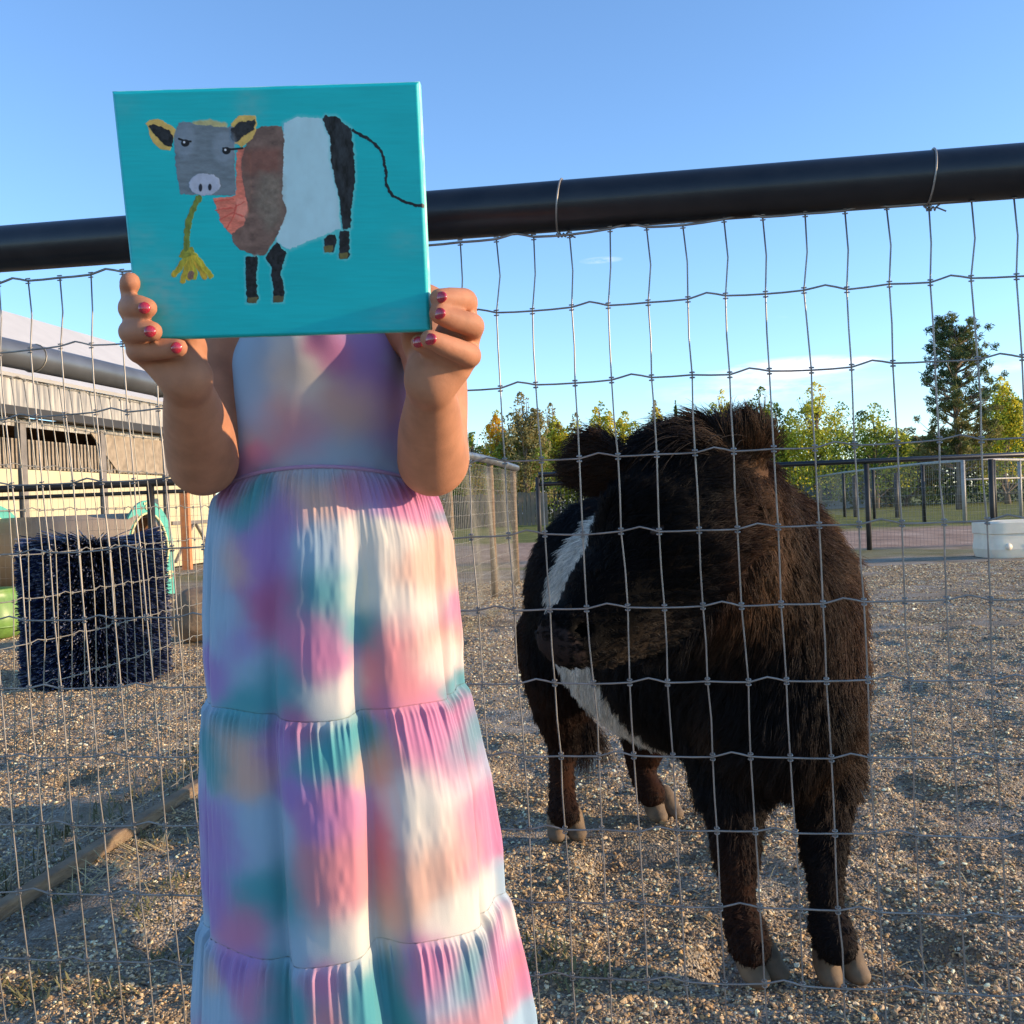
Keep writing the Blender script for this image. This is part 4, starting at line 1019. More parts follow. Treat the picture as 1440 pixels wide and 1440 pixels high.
for (px, py, yaw, size, gap) in ((1068, 1376, .50, 1.1, .036), (1180, 1376, .15, 1.1, .042), (796, 1177, .10, 1.25, .042), (930, 1150, .5, 1.25, .042)):
    g = G(px, py); g.z = 0
    for q in (-1, 1):
        o_ = Vector((math.cos(yaw), math.sin(yaw), 0))*gap*.5*q; claw((g.x+o_.x, g.y+o_.y, .02), yaw+.18*q, size, 0)
M_eye = mat('dark_glossy_eye', (.01, .006, .004), .35, 0, .3)
fe = Field((0, 0, 0), (.05, .05, .05), .0025); fe.ell((.025, .025, .025), (.017, .017, .017), 0); Ve, Qe = fe.nets()
e_ = np.array(P(925, 748, 1.478)); 
# seat the eye on the head surface
dv = V-e_; kk_ = np.argsort(((dv[:, 0])**2+(dv[:, 2])**2)+np.where(V[:, 1] > 1.56, 9, 0))[0]; ep = V[kk_]
mesh_np('eye', Ve-.025+ep+np.array([0, .013, 0]), Qe, M_eye, True, cow)

# ------------------------------------------------------------------ girl
M_skin = mat('skin', (.60, .31, .19), .5, 0, .35, var=.07, vscale=14, sub=.14, bump=.15, bscale=260, bdist=.0006)
per = empty('person', (P(455, 700, 1.12).x, 1.12, 0)); tag(per, 'girl in a pastel tie dye tiered dress hiding her face behind a canvas', 'person')
f = Field((-.52, .78, 0), (.10, 1.36, 1.34), .0026)
TY = 1.12
f.ell(P(452, 560, TY), (.086, .056, .09), .03); f.ell(P(454, 500, TY), (.088, .052, .06), .04)
f.ell(P(455, 650, TY), (.097, .074, .08), .05); f.ell(P(459, 740, TY), (.105, .082, .09), .05)
shL, shR = P(332, 446, TY+.02), P(592, 446, TY-.03)
f.seg(P(345, 446, TY+.02), P(568, 446, TY+.018), .032, .032, .03); f.seg(P(568, 446, TY+.018), shR, .032, .033, .03); f.seg(P(452, 470, TY), P(448, 400, TY), .04, .034, .04)
nb = P(447, 400, TY)
# head
hc_ = P(444, 318, 1.105); f.ell(hc_+Vector((0, .012, .012)), (.072, .088, .088), .02); f.ell(hc_+Vector((0, -.012, -.045)), (.052, .058, .058), .03)
f.ell(hc_+Vector((0, -.070, -.052)), (.018, .016, .016), .02)
f.seg(hc_+Vector((0, -.070, .002)), hc_+Vector((0, -.090, -.022)), .006, .010, .012)
for q in (-1, 1):
    f.ell(hc_+Vector((q*.026, -.078, .004)), (.014, .012, .010), .008, sub=True); f.ell(hc_+Vector((q*.074, .006, -.012)), (.008, .015, .022), .006)
f.ell(hc_+Vector((0, -.073, -.047+.004)), (.019, .009, .0045), .004); f.ell(hc_+Vector((0, -.072, -.053)), (.016, .009, .005), .004)
# arms
f.chain([shL, P(300, 540, 1.11), P(287, 640, 1.055)], [.034, .031, .033], .012)
f.chain([P(285, 648, 1.03), P(280, 612, .995), P(270, 570, .95), P(262, 532, .912)], [.0360, .0338, .0262, .0188], .012)
f.chain([shR, P(613, 530, 1.065), P(612, 640, 1.045)], [.034, .0325, .033], .012)
f.chain([P(608, 650, 1.04), P(606, 612, 1.0), P(607, 572, .955), P(605, 537, .918)], [.0355, .0328, .0262, .0188], .012)
# left-of-picture hand (her right)
FJ = []
def ch(pts, rs, k):
    f.chain([P(*p) for p in pts], rs, k)
    if len(pts) > 2: FJ.extend([np.array(P(*p)) for p in pts[1:]])
for pts, rs in (([(214, 448, .920), (262, 530, .914)], (.012, .0145)), ([(208, 474, .922), (262, 530, .914)], (.014, .0155)), ([(216, 498, .915), (262, 530, .912)], (.0145, .0155))):
    ch(pts, rs, .016)
f.ell(P(244, 506, .908), (.019, .013, .015), .012)
ch([(214, 450, .922), (194, 425, .897), (185, 407, .876), (183, 397, .863)], (.0115, .0108, .0099, .0088), .004)
ch([(206, 458, .922), (187, 440, .893), (184, 432, .872), (194, 431, .8590), (207, 433, .8570)], (.0110, .0108, .0106, .0100, .0086), .0035)
ch([(207, 482, .922), (187, 470, .893), (185, 466, .874), (197, 465, .8620), (214, 466, .8600)], (.0110, .0108, .0106, .0100, .0088), .0035)
ch([(214, 500, .918), (196, 494, .897), (200, 491, .883), (224, 491, .877), (251, 489, .874)], (.0118, .0112, .0106, .0096, .0082), .004)
ch([(262, 515, .925), (272, 490, .920), (262, 465, .912), (252, 448, .908)], (.014, .0125, .011, .009), .006)
# right-of-picture hand (her left)
for pts, rs in (([(648, 432, .925), (606, 532, .918)], (.011, .0145)), ([(655, 462, .928), (606, 532, .918)], (.013, .0155)), ([(650, 492, .922), (606, 535, .916)], (.014, .0155)), ([(640, 515, .912), (607, 537, .914)], (.013, .0155))):
    ch(pts, rs, .016)
f.ell(P(605, 513, .910), (.018, .014, .016), .012)
ch([(652, 438, .925), (655, 424, .898), (646, 421, .884), (630, 420, .872), (617, 419, .862)], (.0115, .0108, .0102, .0096, .0082), .004)
ch([(660, 466, .925), (664, 459, .900), (660, 456, .886), (636, 449, .872), (616, 441, .862)], (.0118, .0112, .0106, .0098, .0084), .0035)
ch([(656, 500, .920), (660, 500, .898), (654, 497, .884), (628, 487, .870), (604, 477, .860)], (.0118, .0110, .0106, .0098, .0084), .0035)
ch([(640, 518, .912), (636, 508, .900), (612, 492, .893), (590, 482, .888)], (.0118, .0105, .0094, .0082), .004)
ch([(604, 512, .925), (586, 490, .922), (580, 462, .914), (586, 444, .909)], (.014, .0125, .011, .009), .006)
# legs and feet below the dress
for q in (-1, 1):
    hx = per.location.x+q*.052
    f.chain([(hx, TY, .74), (hx+q*.004, TY-.005, .42), (hx+q*.006, TY+.012, .26), (hx+q*.008, TY+.01, .07)], [.075, .046, .044, .027], .04)
    f.seg((hx+q*.008, TY+.02, .035), (hx+q*.02, TY-.10, .026), .026, .021, .02)
    for k in range(5): f.seg((hx+q*.012+q*(k-1.6)*.0105, TY-.10, .022), (hx+q*.02+q*(k-1.6)*.0115, TY-.137+.006*k, .018), .008, .0068-.0004*k, .003)
V, Qs = f.nets(); V = smooth_mesh(V, Qs, 2)
hv = V-np.array(hc_); lip = (np.abs(hv[:, 0]) < .021) & (np.abs(hv[:, 2]+.0475) < .009) & (hv[:, 1] < -.06)
cv = np.tile([.45, .205, .115], (len(V), 1))
for q in FJ:
    w = np.exp(-((V-q)**2).sum(1)/(2*.006**2))[:, None]; cv = cv*(1-w*.5)+np.array([.46, .150, .085])*w*.5; cv[lip] = (.45, .14, .12)
M_skin2 = mat('warm_skin', (.60, .31, .19), .62, 0, .22, var=.16, vscale=38, detail=8, attr='tint', sub=.06, bump=.3, bscale=420, bdist=.0007)
# redder knuckles and fingertips are a property of the skin
mesh_np('body', V, Qs, M_skin2, True, per, colors=cv)
girlD = f.D; gf = f
# nails
M_nail = mat('red_nail_polish', (.42, .018, .035), .15, 0, .6, coat=.8, var=.35, vscale=600)
fn = Field((-.012, -.012, -.012), (.012, .012, .012), .0009); fn.ell((0, 0, 0), (.0060, .0026, .0052), 0); Vn, Qn = fn.nets()
nailme = mesh_np('fingernail', Vn, Qn, M_nail, True); nm = nailme.data; bpy.data.objects.remove(nailme)
for (px, py, Yd, r_, sx) in ((203, 433, .857, .0090, .85), (211, 466, .860, .0092, .85), (248, 489, .874, .0082, .8), (620, 418, .863, .0085, 1), (618, 441, .863, .0088, 1), (605, 477, .861, .0088, 1.05), (588, 481, .888, .0084, .9)):
    o = add('fingernail', nm, per); o.matrix_parent_inverse = Matrix.Identity(4)
    p = P(px, py, Yd-r_*.86); o.location = p-per.location; o.scale = (sx, 1, 1); o.rotation_euler = (0, 0, .2 if px < 400 else -.45)
M_white_e = mat('eye_white', (.8, .78, .75), .2); M_iris = mat('brown_iris', (.08, .04, .02), .1, coat=1)
for q in (-1, 1):
    fx = Field((-.015,)*3, (.015,)*3, .0015); fx.ell((0, 0, 0), (.0115,)*3, 0); Vx, Qx = fx.nets(); c = np.array(hc_+Vector((q*.027, -.066, .004)))
    e1 = mesh_np('eye', Vx+c, Qx, M_white_e, True, per)
    fx = Field((-.015,)*3, (.015,)*3, .001); fx.ell((0, -.0075, 0), (.0052, .0045, .0052), 0); Vx, Qx = fx.nets(); mesh_np('iris', Vx+c, Qx, M_iris, True, e1)
# head hair: tied back
n = 9000; v = unit(rng.normal(0, 1, (n, 3))); hcn = np.array(hc_)+np.array([0, .012, .012])
ok = ~((v[:, 1] < -.35) & (v[:, 2] < .45)) & (v[:, 2] > -.45) & ~((np.abs(v[:, 0]) > .8) & (v[:, 2] < .05) & (v[:, 1] < .3)); v = v[ok]; n = len(v)
p0 = hcn+v*np.array([.073, .089, .089]); tie = np.array(hc_)+np.array([0, .115, .01]); K = 8; pts = np.zeros((n, K, 3)); L2 = .16+.05*rng.random(n)
for k in range(K):
    tt = k/(K-1)
    if tt <= .6: q = tt/.6; pp_ = p0*(1-q)+(tie+rng.normal(0, .0015, (n, 3)))*q; r_ = pp_-hcn; e = np.sqrt(((r_/np.array([.080, .096, .096]))**2).sum(1, keepdims=True)); pp_ = np.where(e < 1, hcn+r_/e, pp_); pts[:, k] = pp_
    else: q = (tt-.6)/.4; pts[:, k] = tie+v*np.array([.02, .01, .01])*q*1.2+np.array([0, .03*math.sin(q*2.5), 0])+np.array([0, 0, -1.])*(L2*q)[:, None]*.8
strands('hair', pts, np.linspace(.0005, .0003, K), np.array([[.09, .05, .025]])*(.6+.8*rng.random((n, 1))), M_fur, per)['kind'] = 'stuff'
f3 = Field(hcn-.13, hcn+.14, .004); f3.ell(hcn, (.0745, .0905, .0905), 0); Vx, Qx = f3.nets(); m = Vx-hcn; vv = unit(m)
okv = ~((vv[:, 1] < -.3) & (vv[:, 2] < .5)) & (vv[:, 2] > -.45) & ~((np.abs(vv[:, 0]) > .78) & (vv[:, 2] < .08) & (vv[:, 1] < .35)); Qx = Qx[okv[Qx].all(1)]
mesh_np('scalp_hair', Vx, Qx, mat('brown_hair', (.07, .04, .02), .6), True, per)
# sandals
M_sole = mat('tan_sandal', (.30, .19, .10), .7)
for q in (-1, 1):
    hx = per.location.x+q*.06
    mb = MB(); top_ = [(hx+q*.004+math.cos(a)*(.036 if math.sin(a) < 0 else .029), TY-.045+math.sin(a)*.108) for a in np.linspace(0, 2*PI, 28)[:-1]]; m_ = len(top_)
    mb.raw([(x, y, z) for z in (-.012, .004) for x, y in top_]+[(hx, TY-.045, -.012), (hx, TY-.045, .004)], [[k, (k+1) % m_, m_+(k+1) % m_, m_+k] for k in range(m_)], [[2*m_, (k+1) % m_, k] for k in range(m_)]+[[2*m_+1, m_+k, m_+(k+1) % m_] for k in range(m_)])
    so = mb.build('sandal', M_sole, per)
    MB().tube([(hx+q*.006+.038*math.cos(a), TY-.075, .006+.044*math.sin(a)) for a in np.linspace(0, PI, 12)], .005, 6).build('strap', M_sole, so, True)

# ---- dress print: soft dyed blotches (x,y in photograph, radius)
TEAL = S(64, 170, 178); PINK = S(226, 130, 176); LAV = S(178, 132, 206); PCH = S(240, 186, 160); CRM = S(244, 236, 220); LBL = S(168, 200, 222); ROS = S(204, 104, 156); COR = S(238, 140, 148)
BL_ = [(400, 512, 34, CRM), (425, 540, 28, CRM), (350, 555, 38, LBL), (345, 500, 25, LBL), (520, 515, 42, LAV), (560, 500, 22, LBL), (553, 605, 35, LAV), (495, 572, 45, PCH), (412, 606, 36, S(228, 160, 180)), (355, 645, 22, S(214, 150, 196)), (380, 600, 20, LBL), (345, 600, 25, LBL), (450, 645, 40, LBL), (530, 645, 38, LBL), (440, 485, 16, ROS), (470, 500, 20, PINK), (395, 580, 30, PCH), (325, 668, 18, PINK),
 (350, 700, 34, TEAL), (315, 695, 20, ROS), (395, 725, 28, LAV), (450, 700, 34, PCH), (490, 690, 24, PINK), (530, 688, 24, LAV), (562, 690, 24, ROS), (600, 712, 26, PINK), (618, 725, 12, TEAL), (300, 775, 28, LBL), (330, 785, 24, PCH), (370, 782, 36, LAV), (382, 850, 40, ROS), (455, 770, 34, LBL), (500, 762, 24, CRM), (552, 772, 28, CRM), (460, 842, 38, TEAL), (520, 835, 30, CRM), (600, 800, 40, PCH), (580, 862, 30, CRM), (628, 872, 22, PINK), (318, 872, 30, LBL), (342, 905, 25, LAV), (440, 898, 40, PINK), (510, 885, 26, TEAL), (562, 905, 32, COR), (615, 900, 30, PCH),
 (302, 950, 24, LAV), (350, 932, 34, LBL), (402, 955, 36, TEAL), (352, 992, 30, TEAL), (450, 915, 30, PINK), (470, 972, 30, CRM), (570, 960, 42, COR), (620, 932, 26, CRM), (640, 980, 16, TEAL), (540, 990, 20, PINK),
 (305, 1068, 26, TEAL), (350, 1062, 34, PCH), (395, 1042, 26, LAV), (425, 1012, 26, ROS), (430, 1100, 22, LAV), (465, 1040, 36, TEAL), (508, 1035, 28, TEAL), (480, 1132, 36, PINK), (500, 1210, 48, COR), (460, 1140, 22, LAV), (500, 1300, 36, CRM), (535, 1060, 24, PCH), (590, 1030, 38, PINK), (622, 1062, 34, PINK), (652, 1060, 22, TEAL), (595, 1112, 34, CRM), (600, 1165, 30, CRM), (632, 1205, 42, PCH), (570, 1252, 40, PCH), (306, 1180, 36, LAV), (368, 1172, 38, LBL), (382, 1250, 40, TEAL), (350, 1292, 30, PINK), (422, 1312, 30, LBL), (300, 1262, 28, LAV), (650, 1290, 34, CRM), (672, 1180, 30, PINK), (690, 1222, 28, PINK), (706, 1280, 20, LBL),
 (285, 1372, 22, LBL), (302, 1372, 16, PCH), (325, 1402, 24, LBL), (345, 1352, 22, LAV), (365, 1382, 26, PINK), (412, 1382, 40, TEAL), (460, 1432, 24, LBL), (465, 1352, 26, PINK), (470, 1402, 24, COR), (532, 1372, 38, TEAL), (562, 1420, 30, TEAL), (602, 1362, 36, PINK), (660, 1372, 28, TEAL), (630, 1402, 30, LBL), (640, 1432, 30, COR), (702, 1372, 28, PINK), (712, 1420, 28, COR), (726, 1352, 16, CRM), (740, 1432, 20, PINK), (380, 1480, 40, LAV), (500, 1490, 40, PCH), (620, 1500, 45, TEAL), (320, 1520, 40, PINK), (700, 1520, 40, LBL), (450, 1580, 45, TEAL), (560, 1590, 45, PINK), (680, 1610, 40, CRM), (340, 1620, 40, LBL)]
bx, bz, br_, bc_ = [], [], [], []
for (px, py, r_, c) in BL_:
    q = P(px, py, 1.03); bx.append(q.x); bz.append(q.z); br_.append(r_*1.03/F); bc_.append(c)
bx = np.array(bx); bz = np.array(bz); br_ = np.array(br_); bc_ = np.array(bc_)
def print_color(v):
    out = np.zeros((len(v), 3)); cx0 = per.location.x
    for a in range(0, len(v), 60000):
        q = v[a:a+60000]; back = q[:, 1] > TY+.02; x = np.where(back, 2*cx0+.03-q[:, 0], q[:, 0]).copy(); z = q[:, 2]+np.where(back, .11, 0)
        x = x+.007*vnoise(q[:, 0]*26, q[:, 1]*26, q[:, 2]*26, 40)+.0025*vnoise(q[:, 0]*110, q[:, 1]*110, q[:, 2]*110, 42); z = z+.007*vnoise(q[:, 0]*26, q[:, 1]*26, q[:, 2]*26, 41)+.0025*vnoise(q[:, 0]*110, q[:, 1]*110, q[:, 2]*110, 43)
        d2 = ((x[:, None]-bx)**2+(z[:, None]-bz)**2)/(br_*.70)**2
        w = np.exp(-.5*d2); w0 = .035
        out[a:a+60000] = (w @ bc_+w0*np.array(LBL)*1.0)/(w.sum(1)+w0)[:, None]
    out = out*.73; return out*.88+out.mean(1, keepdims=True)*.12
M_cloth = mat('tie_dye_jersey', (.6, .5, .6), .85, 0, .12, attr='tint', bump=.22, bscale=900, bdist=.0006)
bsdf = M_cloth.node_tree.nodes['Principled BSDF']; bsdf.inputs['Sheen Weight'].default_value = .35; bsdf.inputs['Sheen Roughness'].default_value = .4
# bodice: torso offset outwards, cut by arm holes
fb = Field((-.36, .98, .83), (-.04, 1.26, 1.14), .0026)
fb.ell(P(452, 560, TY), (.0945, .062, .09), .03); fb.ell(P(454, 500, TY), (.0945, .059, .07), .04)
fb.ell(P(455, 650, TY), (.104, .080, .08), .05); fb.ell(P(459, 740, TY), (.112, .088, .09), .05)
fb.seg(P(452, 480, TY), P(448, 415, TY), .043, .039, .05)
ax_ = [(fb.lo[i]+fb.h*np.arange(fb.n[i])) for i in range(3)]
xx, yy, zz = ax_[0][:, None, None], ax_[1][None, :, None], ax_[2][None, None, :]
zt = np.array([.83, .875, .93, .96, .99, 1.02, 1.05, 1.08, 1.14]); cxz = np.interp(zz, [.84, 1.10], [P(456, 700, TY).x, P(447, 420, TY).x])
half = np.interp(zz, zt, [.13, .125, .112, .102, .099, .097, .088, .062, .04])
D = fb.D; D = np.maximum(D, np.abs(xx-cxz)-half+0*yy)
front_cut = np.maximum((yy-TY)*1.0, 0)*1.4+zz-1.095; D = np.maximum(D, front_cut+0*xx)
D = np.maximum(D, .872-zz+.02*np.exp(-((xx-P(452, 660, TY).x)/.09)**2)*0+0*yy)
# keep only a shell
sh = np.maximum(D, -(D+.006)); fb.D = np.minimum(np.maximum(D, -(np.minimum(fb.D, D)+.02)), 1).astype(np.float32)
Vb, Qb = fb.nets(); vnb, _ = vnormals(Vb, Qb)
dx = Vb[:, 0]-P(452, 560, TY).x; dz = Vb[:, 2]
fold = .0016*np.sin(dx*150+3*np.sin(dz*30))*np.clip((dz-.99)/.06, 0, 1)+.0014*np.sin(dx*230)*np.clip((.893-dz)/.02, 0, 1)+.0018*vnoise(Vb[:, 0]*22, Vb[:, 1]*22, Vb[:, 2]*30, 50)
fold += .005*np.exp(-((dx-(.0+.03*(dz-1.0)))/.006)**2)*0
Vb = Vb+vnb*fold[:, None]
dress = mesh_np('dress', Vb, Qb, M_cloth, True, per, colors=print_color(Vb))
# halter strap edges
for pts in ([P(336, 575, 1.075), P(337, 520, 1.062), P(345, 486, 1.055), P(372, 450, 1.055)], [P(570, 560, 1.075), P(569, 515, 1.062), P(560, 480, 1.055), P(535, 445, 1.055)]):
    pass
# skirt tiers
def tier(name, rows, seam_z, bot_z, puck, amp0, amp1, seed, nz=150, nu=1100):
    """rows: z -> cx, a, b tables"""
    r_ = np.random.default_rng(seed); u = np.linspace(0, 2*PI, nu, endpoint=False); v = np.linspace(0, 1, nz)
    U, T = np.meshgrid(u, v); zb = np.interp(T, [0, 1], [0, 1])
    frontness = (1-np.sin(U))/2*0+np.clip(-np.sin(U), 0, 1)
    z0 = seam_z(U); z1 = bot_z(U); Zc = z0+(z1-z0)*T
    cx = np.interp(-Zc, -rows[:, 0], rows[:, 1]); a = np.interp(-Zc, -rows[:, 0], rows[:, 2]); b = np.interp(-Zc, -rows[:, 0], rows[:, 3])
    # wide folds that run through all tiers, deepening downwards; U=-pi/2 faces the camera
    g = U+.04*np.sin(Zc*7+U*2+1)+.012*np.sin(Zc*19)
    big = np.zeros_like(U)
    for (c, wd, h) in FOLDS:
        d = (g-c+PI) % (2*PI)-PI; d = d/wd; big += h*np.exp(-np.abs(d)**7)
    depth = np.interp(-Zc, [-.875, -.8, -.6, -.3, 0], [.0, .38, .9, 1.25, 1.5])
    amp = amp0+(amp1-amp0)*T
    fine = 0
    for (n_, w_) in ((9, .5), (15, .42), (23, .18), (37, .06)):
        ph = r_.random()*6.28; fine = fine+w_*np.sin(n_*U+ph+.6*np.sin(U*3+ph)+.5*np.sin(T*3+ph))
    fine = fine*amp*np.clip(T*4, .1, 1)*np.clip((1-T)*4, .12, 1)
    pk = 0
    for n_ in (67, 101, 143):
        ph = r_.random()*6.28; pk = pk+np.sin(n_*U+ph+1.5*np.sin(5*U+ph))
    pk = puck*(np.maximum(pk, -.6)/2)*np.exp(-T*9)*np.clip(T*30, .15, 1)
    puff = .009*(1-np.exp(-T*16))*np.exp(-T*1.2)*np.clip((1-T)*5, 0, 1)
    wr = (.0013*vnoise(U*9, T*2+0*U, seed, 60)+.0005*vnoise(U*30, T*14, seed, 61))*np.clip(T*4, 0, 1)*np.clip((1-T)*4, 0, 1)
    rr_ = big*depth+fine+pk+puff+wr
    X_ = cx+(a+rr_)*np.cos(U); Y_ = TY+(b+rr_)*np.sin(U); Z_ = Zc
    V = np.stack([X_, Y_, Z_], -1).reshape(-1, 3); n0 = len(V)
    # turned-under inner layer for thickness
    Vi = np.stack([cx+(a+rr_-.0022)*np.cos(U), TY+(b+rr_-.0022)*np.sin(U), Z_+.0004], -1).reshape(-1, 3)
    ii = np.arange(n0).reshape(nz, nu); jj = np.roll(ii, -1, 1)
    Qo = np.stack([ii[:-1], ii[1:], jj[1:], jj[:-1]], -1).reshape(-1, 4)
    lo_ = np.stack([ii[-1], ii[-1]+n0, jj[-1]+n0, jj[-1]], -1)
    Qi = Qo[:, ::-1]+n0
    return mesh_np(name, np.concatenate([V, Vi]), np.concatenate([Qo, Qi, lo_]), M_cloth, True, dress, colors=np.tile(print_color(V), (2, 1)))
FOLDS = [(-PI/2+.03, .27, .036), (-PI/2-.65, .38, .028), (-PI/2+.80, .36, .032), (-PI/2+1.42, .22, .020), (-PI/2-1.33, .22, .016), (PI/2, .3, .022), (PI/2+.7, .28, .02), (PI/2-.7, .28, .02), (PI/2+1.35, .25, .018), (PI/2-1.35, .25, .018)]
px_rows = [(655, 318, 594), (668, 312, 600), (700, 302, 612), (760, 294, 628), (850, 290, 634), (950, 290, 642), (1003, 293, 648), (1100, 288, 672), (1200, 288, 686), (1310, 283, 702), (1380, 276, 717), (1440, 274, 728), (1650, 264, 752)]
rw = []
for (py, l_, r__) in px_rows:
    a_ = P(l_, py, TY); b_ = P(r__, py, TY); w_ = (b_.x-a_.x)/2; zz_ = (a_.z+b_.z)/2
    dd = np.interp(-zz_, [-.875, -.8, -.6, -.3, 0], [.0, .35, .8, 1.25, 1.5])
    a0_ = w_*.965-.013*dd-.003; rw.append((zz_, (a_.x+b_.x)/2, a0_, min(max(.093, a0_*.64), .12)))
rw = np.array(rw)
zS = lambda py: P(460, py, 1.03).z
s1 = lambda U: zS(690)+(zS(657)-zS(690))*np.clip(-np.sin(U), 0, 1)**1.2
s2 = lambda U: zS(997)+.004*np.sin(U*2+1)+.003*np.sin(U*5)
s3 = lambda U: zS(1324)+.004*np.sin(U*2+2)+.004*np.sin(U*5+1)
s4 = lambda U: zS(1680)+.004*np.sin(U*3)
tier('skirt_tier', rw, s1, s2, .0042, .0022, .0030, 1)
tier('skirt_tier', rw, s2, s3, .0042, .0028, .0040, 2)
tier('skirt_tier', rw, s3, s4, .0050, .003, .0045, 3)
# waist seam piping
us = np.linspace(0, 2*PI, 240); zc_ = s1(us)+.001
MB().tube([(np.interp(-z, -rw[:, 0], rw[:, 1])+(np.interp(-z, -rw[:, 0], rw[:, 2])+.0005)*math.cos(u), TY+(np.interp(-z, -rw[:, 0], rw[:, 3])+.0005)*math.sin(u), z) for u, z in zip(us, zc_)], .0022, 6).build('waist_seam', mat('lilac_seam', S(170, 140, 175), .8), dress, True)

# ------------------------------------------------------------------ painting on canvas
pe = Vector((-.19086, .85366, 1.09364)); PM = Matrix.Rotation(math.radians(-.292), 3, 'Z') @ Matrix.Rotation(math.radians(11.644), 3, 'X') @ Matrix.Rotation(math.radians(.588), 3, 'Y')
pw, ph = .127, .1016
pt_ = empty('painted_canvas', pe); tag(pt_, 'turquoise canvas with a painted cow chewing a yellow flower, held by the girl', 'painting')
# photograph-crop coordinates -> canvas coordinates (homography)
src = np.array([[20, 72], [1165, 40], [1215, 975], [125, 1010]], float); dst = np.array([[0, 0], [1, 0], [1, 1], [0, 1]], float)
Am = []
for (x, y), (u, v) in zip(src, dst): Am += [[x, y, 1, 0, 0, 0, -u*x, -u*y, -u], [0, 0, 0, x, y, 1, -v*x, -v*y, -v]]
Hm = np.linalg.svd(np.array(Am))[2][-1].reshape(3, 3); Hi = np.linalg.inv(Hm)
NU, NV = 640, 512
uu, vv = np.meshgrid(np.linspace(0, 1, NU), np.linspace(0, 1, NV)); hp = np.stack([uu, vv, np.ones_like(uu)], -1) @ Hi.T
qx = hp[..., 0]/hp[..., 2]; qy = hp[..., 1]/hp[..., 2]
wob = 3.2*vnoise(qx/13, qy/13, 0, 70)+1.5*vnoise(qx/5, qy/5, 0, 71); wob2 = 3.2*vnoise(qx/13, qy/13, 5, 72)+1.5*vnoise(qx/5, qy/5, 5, 73)
def pdist(poly, x, y):
    poly = np.array(poly, float); n = len(poly); d = np.full(x.shape, 1e9); inside = np.zeros(x.shape, bool)
    for i in range(n):
        a = poly[i]; b = poly[(i+1) % n]; e = b-a; t = np.clip(((x-a[0])*e[0]+(y-a[1])*e[1])/(e @ e+1e-9), 0, 1)
        d = np.minimum(d, np.hypot(x-a[0]-t*e[0], y-a[1]-t*e[1]))
        c = ((a[1] > y) != (b[1] > y)) & (x < (b[0]-a[0])*(y-a[1])/((b[1]-a[1]) if b[1] != a[1] else 1e-9)+a[0]); inside ^= c
    return np.where(inside, -d, d)
def ldist(pl, x, y):
    d = np.full(x.shape, 1e9)
    for a, b in zip(pl[:-1], pl[1:]):
        a = np.array(a, float); b = np.array(b, float); e = b-a; t = np.clip(((x-a[0])*e[0]+(y-a[1])*e[1])/(e @ e+1e-9), 0, 1); d = np.minimum(d, np.hypot(x-a[0]-t*e[0], y-a[1]-t*e[1]))
    return d
def edist(c, r, x, y): k = np.hypot((x-c[0])/r[0], (y-c[1])/r[1]); return (k-1)*min(r)
tl = np.array(S(6, 184, 188)); C = np.tile(tl, (NV, NU, 1)); hgt = np.zeros((NV, NU))
st = vnoise(qx/90, qy/7, 0, 74)*.5+vnoise(qx/40, qy/3, 0, 75)*.3
C = C*(1+.09*st[..., None]+.05*vnoise(qx/200, qy/60, 0, 77)[..., None]); 
sm = np.exp(-(((qx-190)/120)**2+((qy-850)/130)**2))*.45+np.exp(-(((qx-540)/50)**2+((qy-130)/60)**2))*.35+np.exp(-(((qx-1110)/110)**2+((qy-930)/50)**2))*.22+np.exp(-(((qx-1120)/60)**2+((qy-640)/50)**2))*.2+np.exp(-(((qx-130)/60)**2+((qy-620)/40)**2))*.25+np.exp(-(((qx-60)/60)**2+((qy-130)/50)**2))*.12
sm = np.clip(sm*(1+.6*vnoise(qx/25, qy/14, 0, 76)), 0, 1)[..., None]; C = C*(1-sm)+np.array(S(120, 175, 172))*sm
SEA = S(120, 205, 205)
def paint(d, col, var=.1, soft=2.0, halo=0, sc=(16, 16), seed=1, h=1.0, alpha=1):
    global C, hgt
    if halo:
        a = np.clip(1-(d-0)/halo, 0, 1)*(d > 0)*.55; a = a[..., None]; C = C*(1-a)+np.array(SEA)*a
    a = np.clip(.5-d/soft, 0, 1)*alpha; n_ = 1+var*(vnoise(qx/sc[0], qy/sc[1], seed, 80)+.5*vnoise(qx/sc[0]*3, qy/sc[1]*3, seed, 81)); a = a[..., None]
    C = C*(1-a)+np.array(col)*n_[..., None]*a; hgt = hgt+a[..., 0]*h*(.5+.3*n_)
wx, wy = qx+wob, qy+wob2
pd = lambda p: pdist(p, wx, wy)
def band(poly): return pd(poly)
paint(pd([(152, 195), (165, 178), (215, 182), (262, 215), (252, 262), (240, 298), (205, 290), (175, 262)]), S(214, 178, 96), .15, seed=2)
paint(pd([(158, 205), (180, 195), (240, 222), (254, 245), (250, 285), (222, 276), (182, 236)]), S(28, 30, 34), 1.1, sc=(10, 10), seed=3)
paint(pd([(665, 195), (720, 170), (815, 178), (842, 250), (848, 350), (870, 450), (880, 592), (800, 622), (690, 668), (640, 640), (640, 610), (680, 520), (660, 480)]), S(178, 214, 222), .05, halo=14, seed=4, sc=(40, 60))
paint(pd([(490, 288), (540, 286), (545, 470), (535, 560), (490, 625), (470, 612), (430, 560), (402, 475), (488, 468)]), S(220, 120, 98), .22, seed=5, sc=(22, 9))
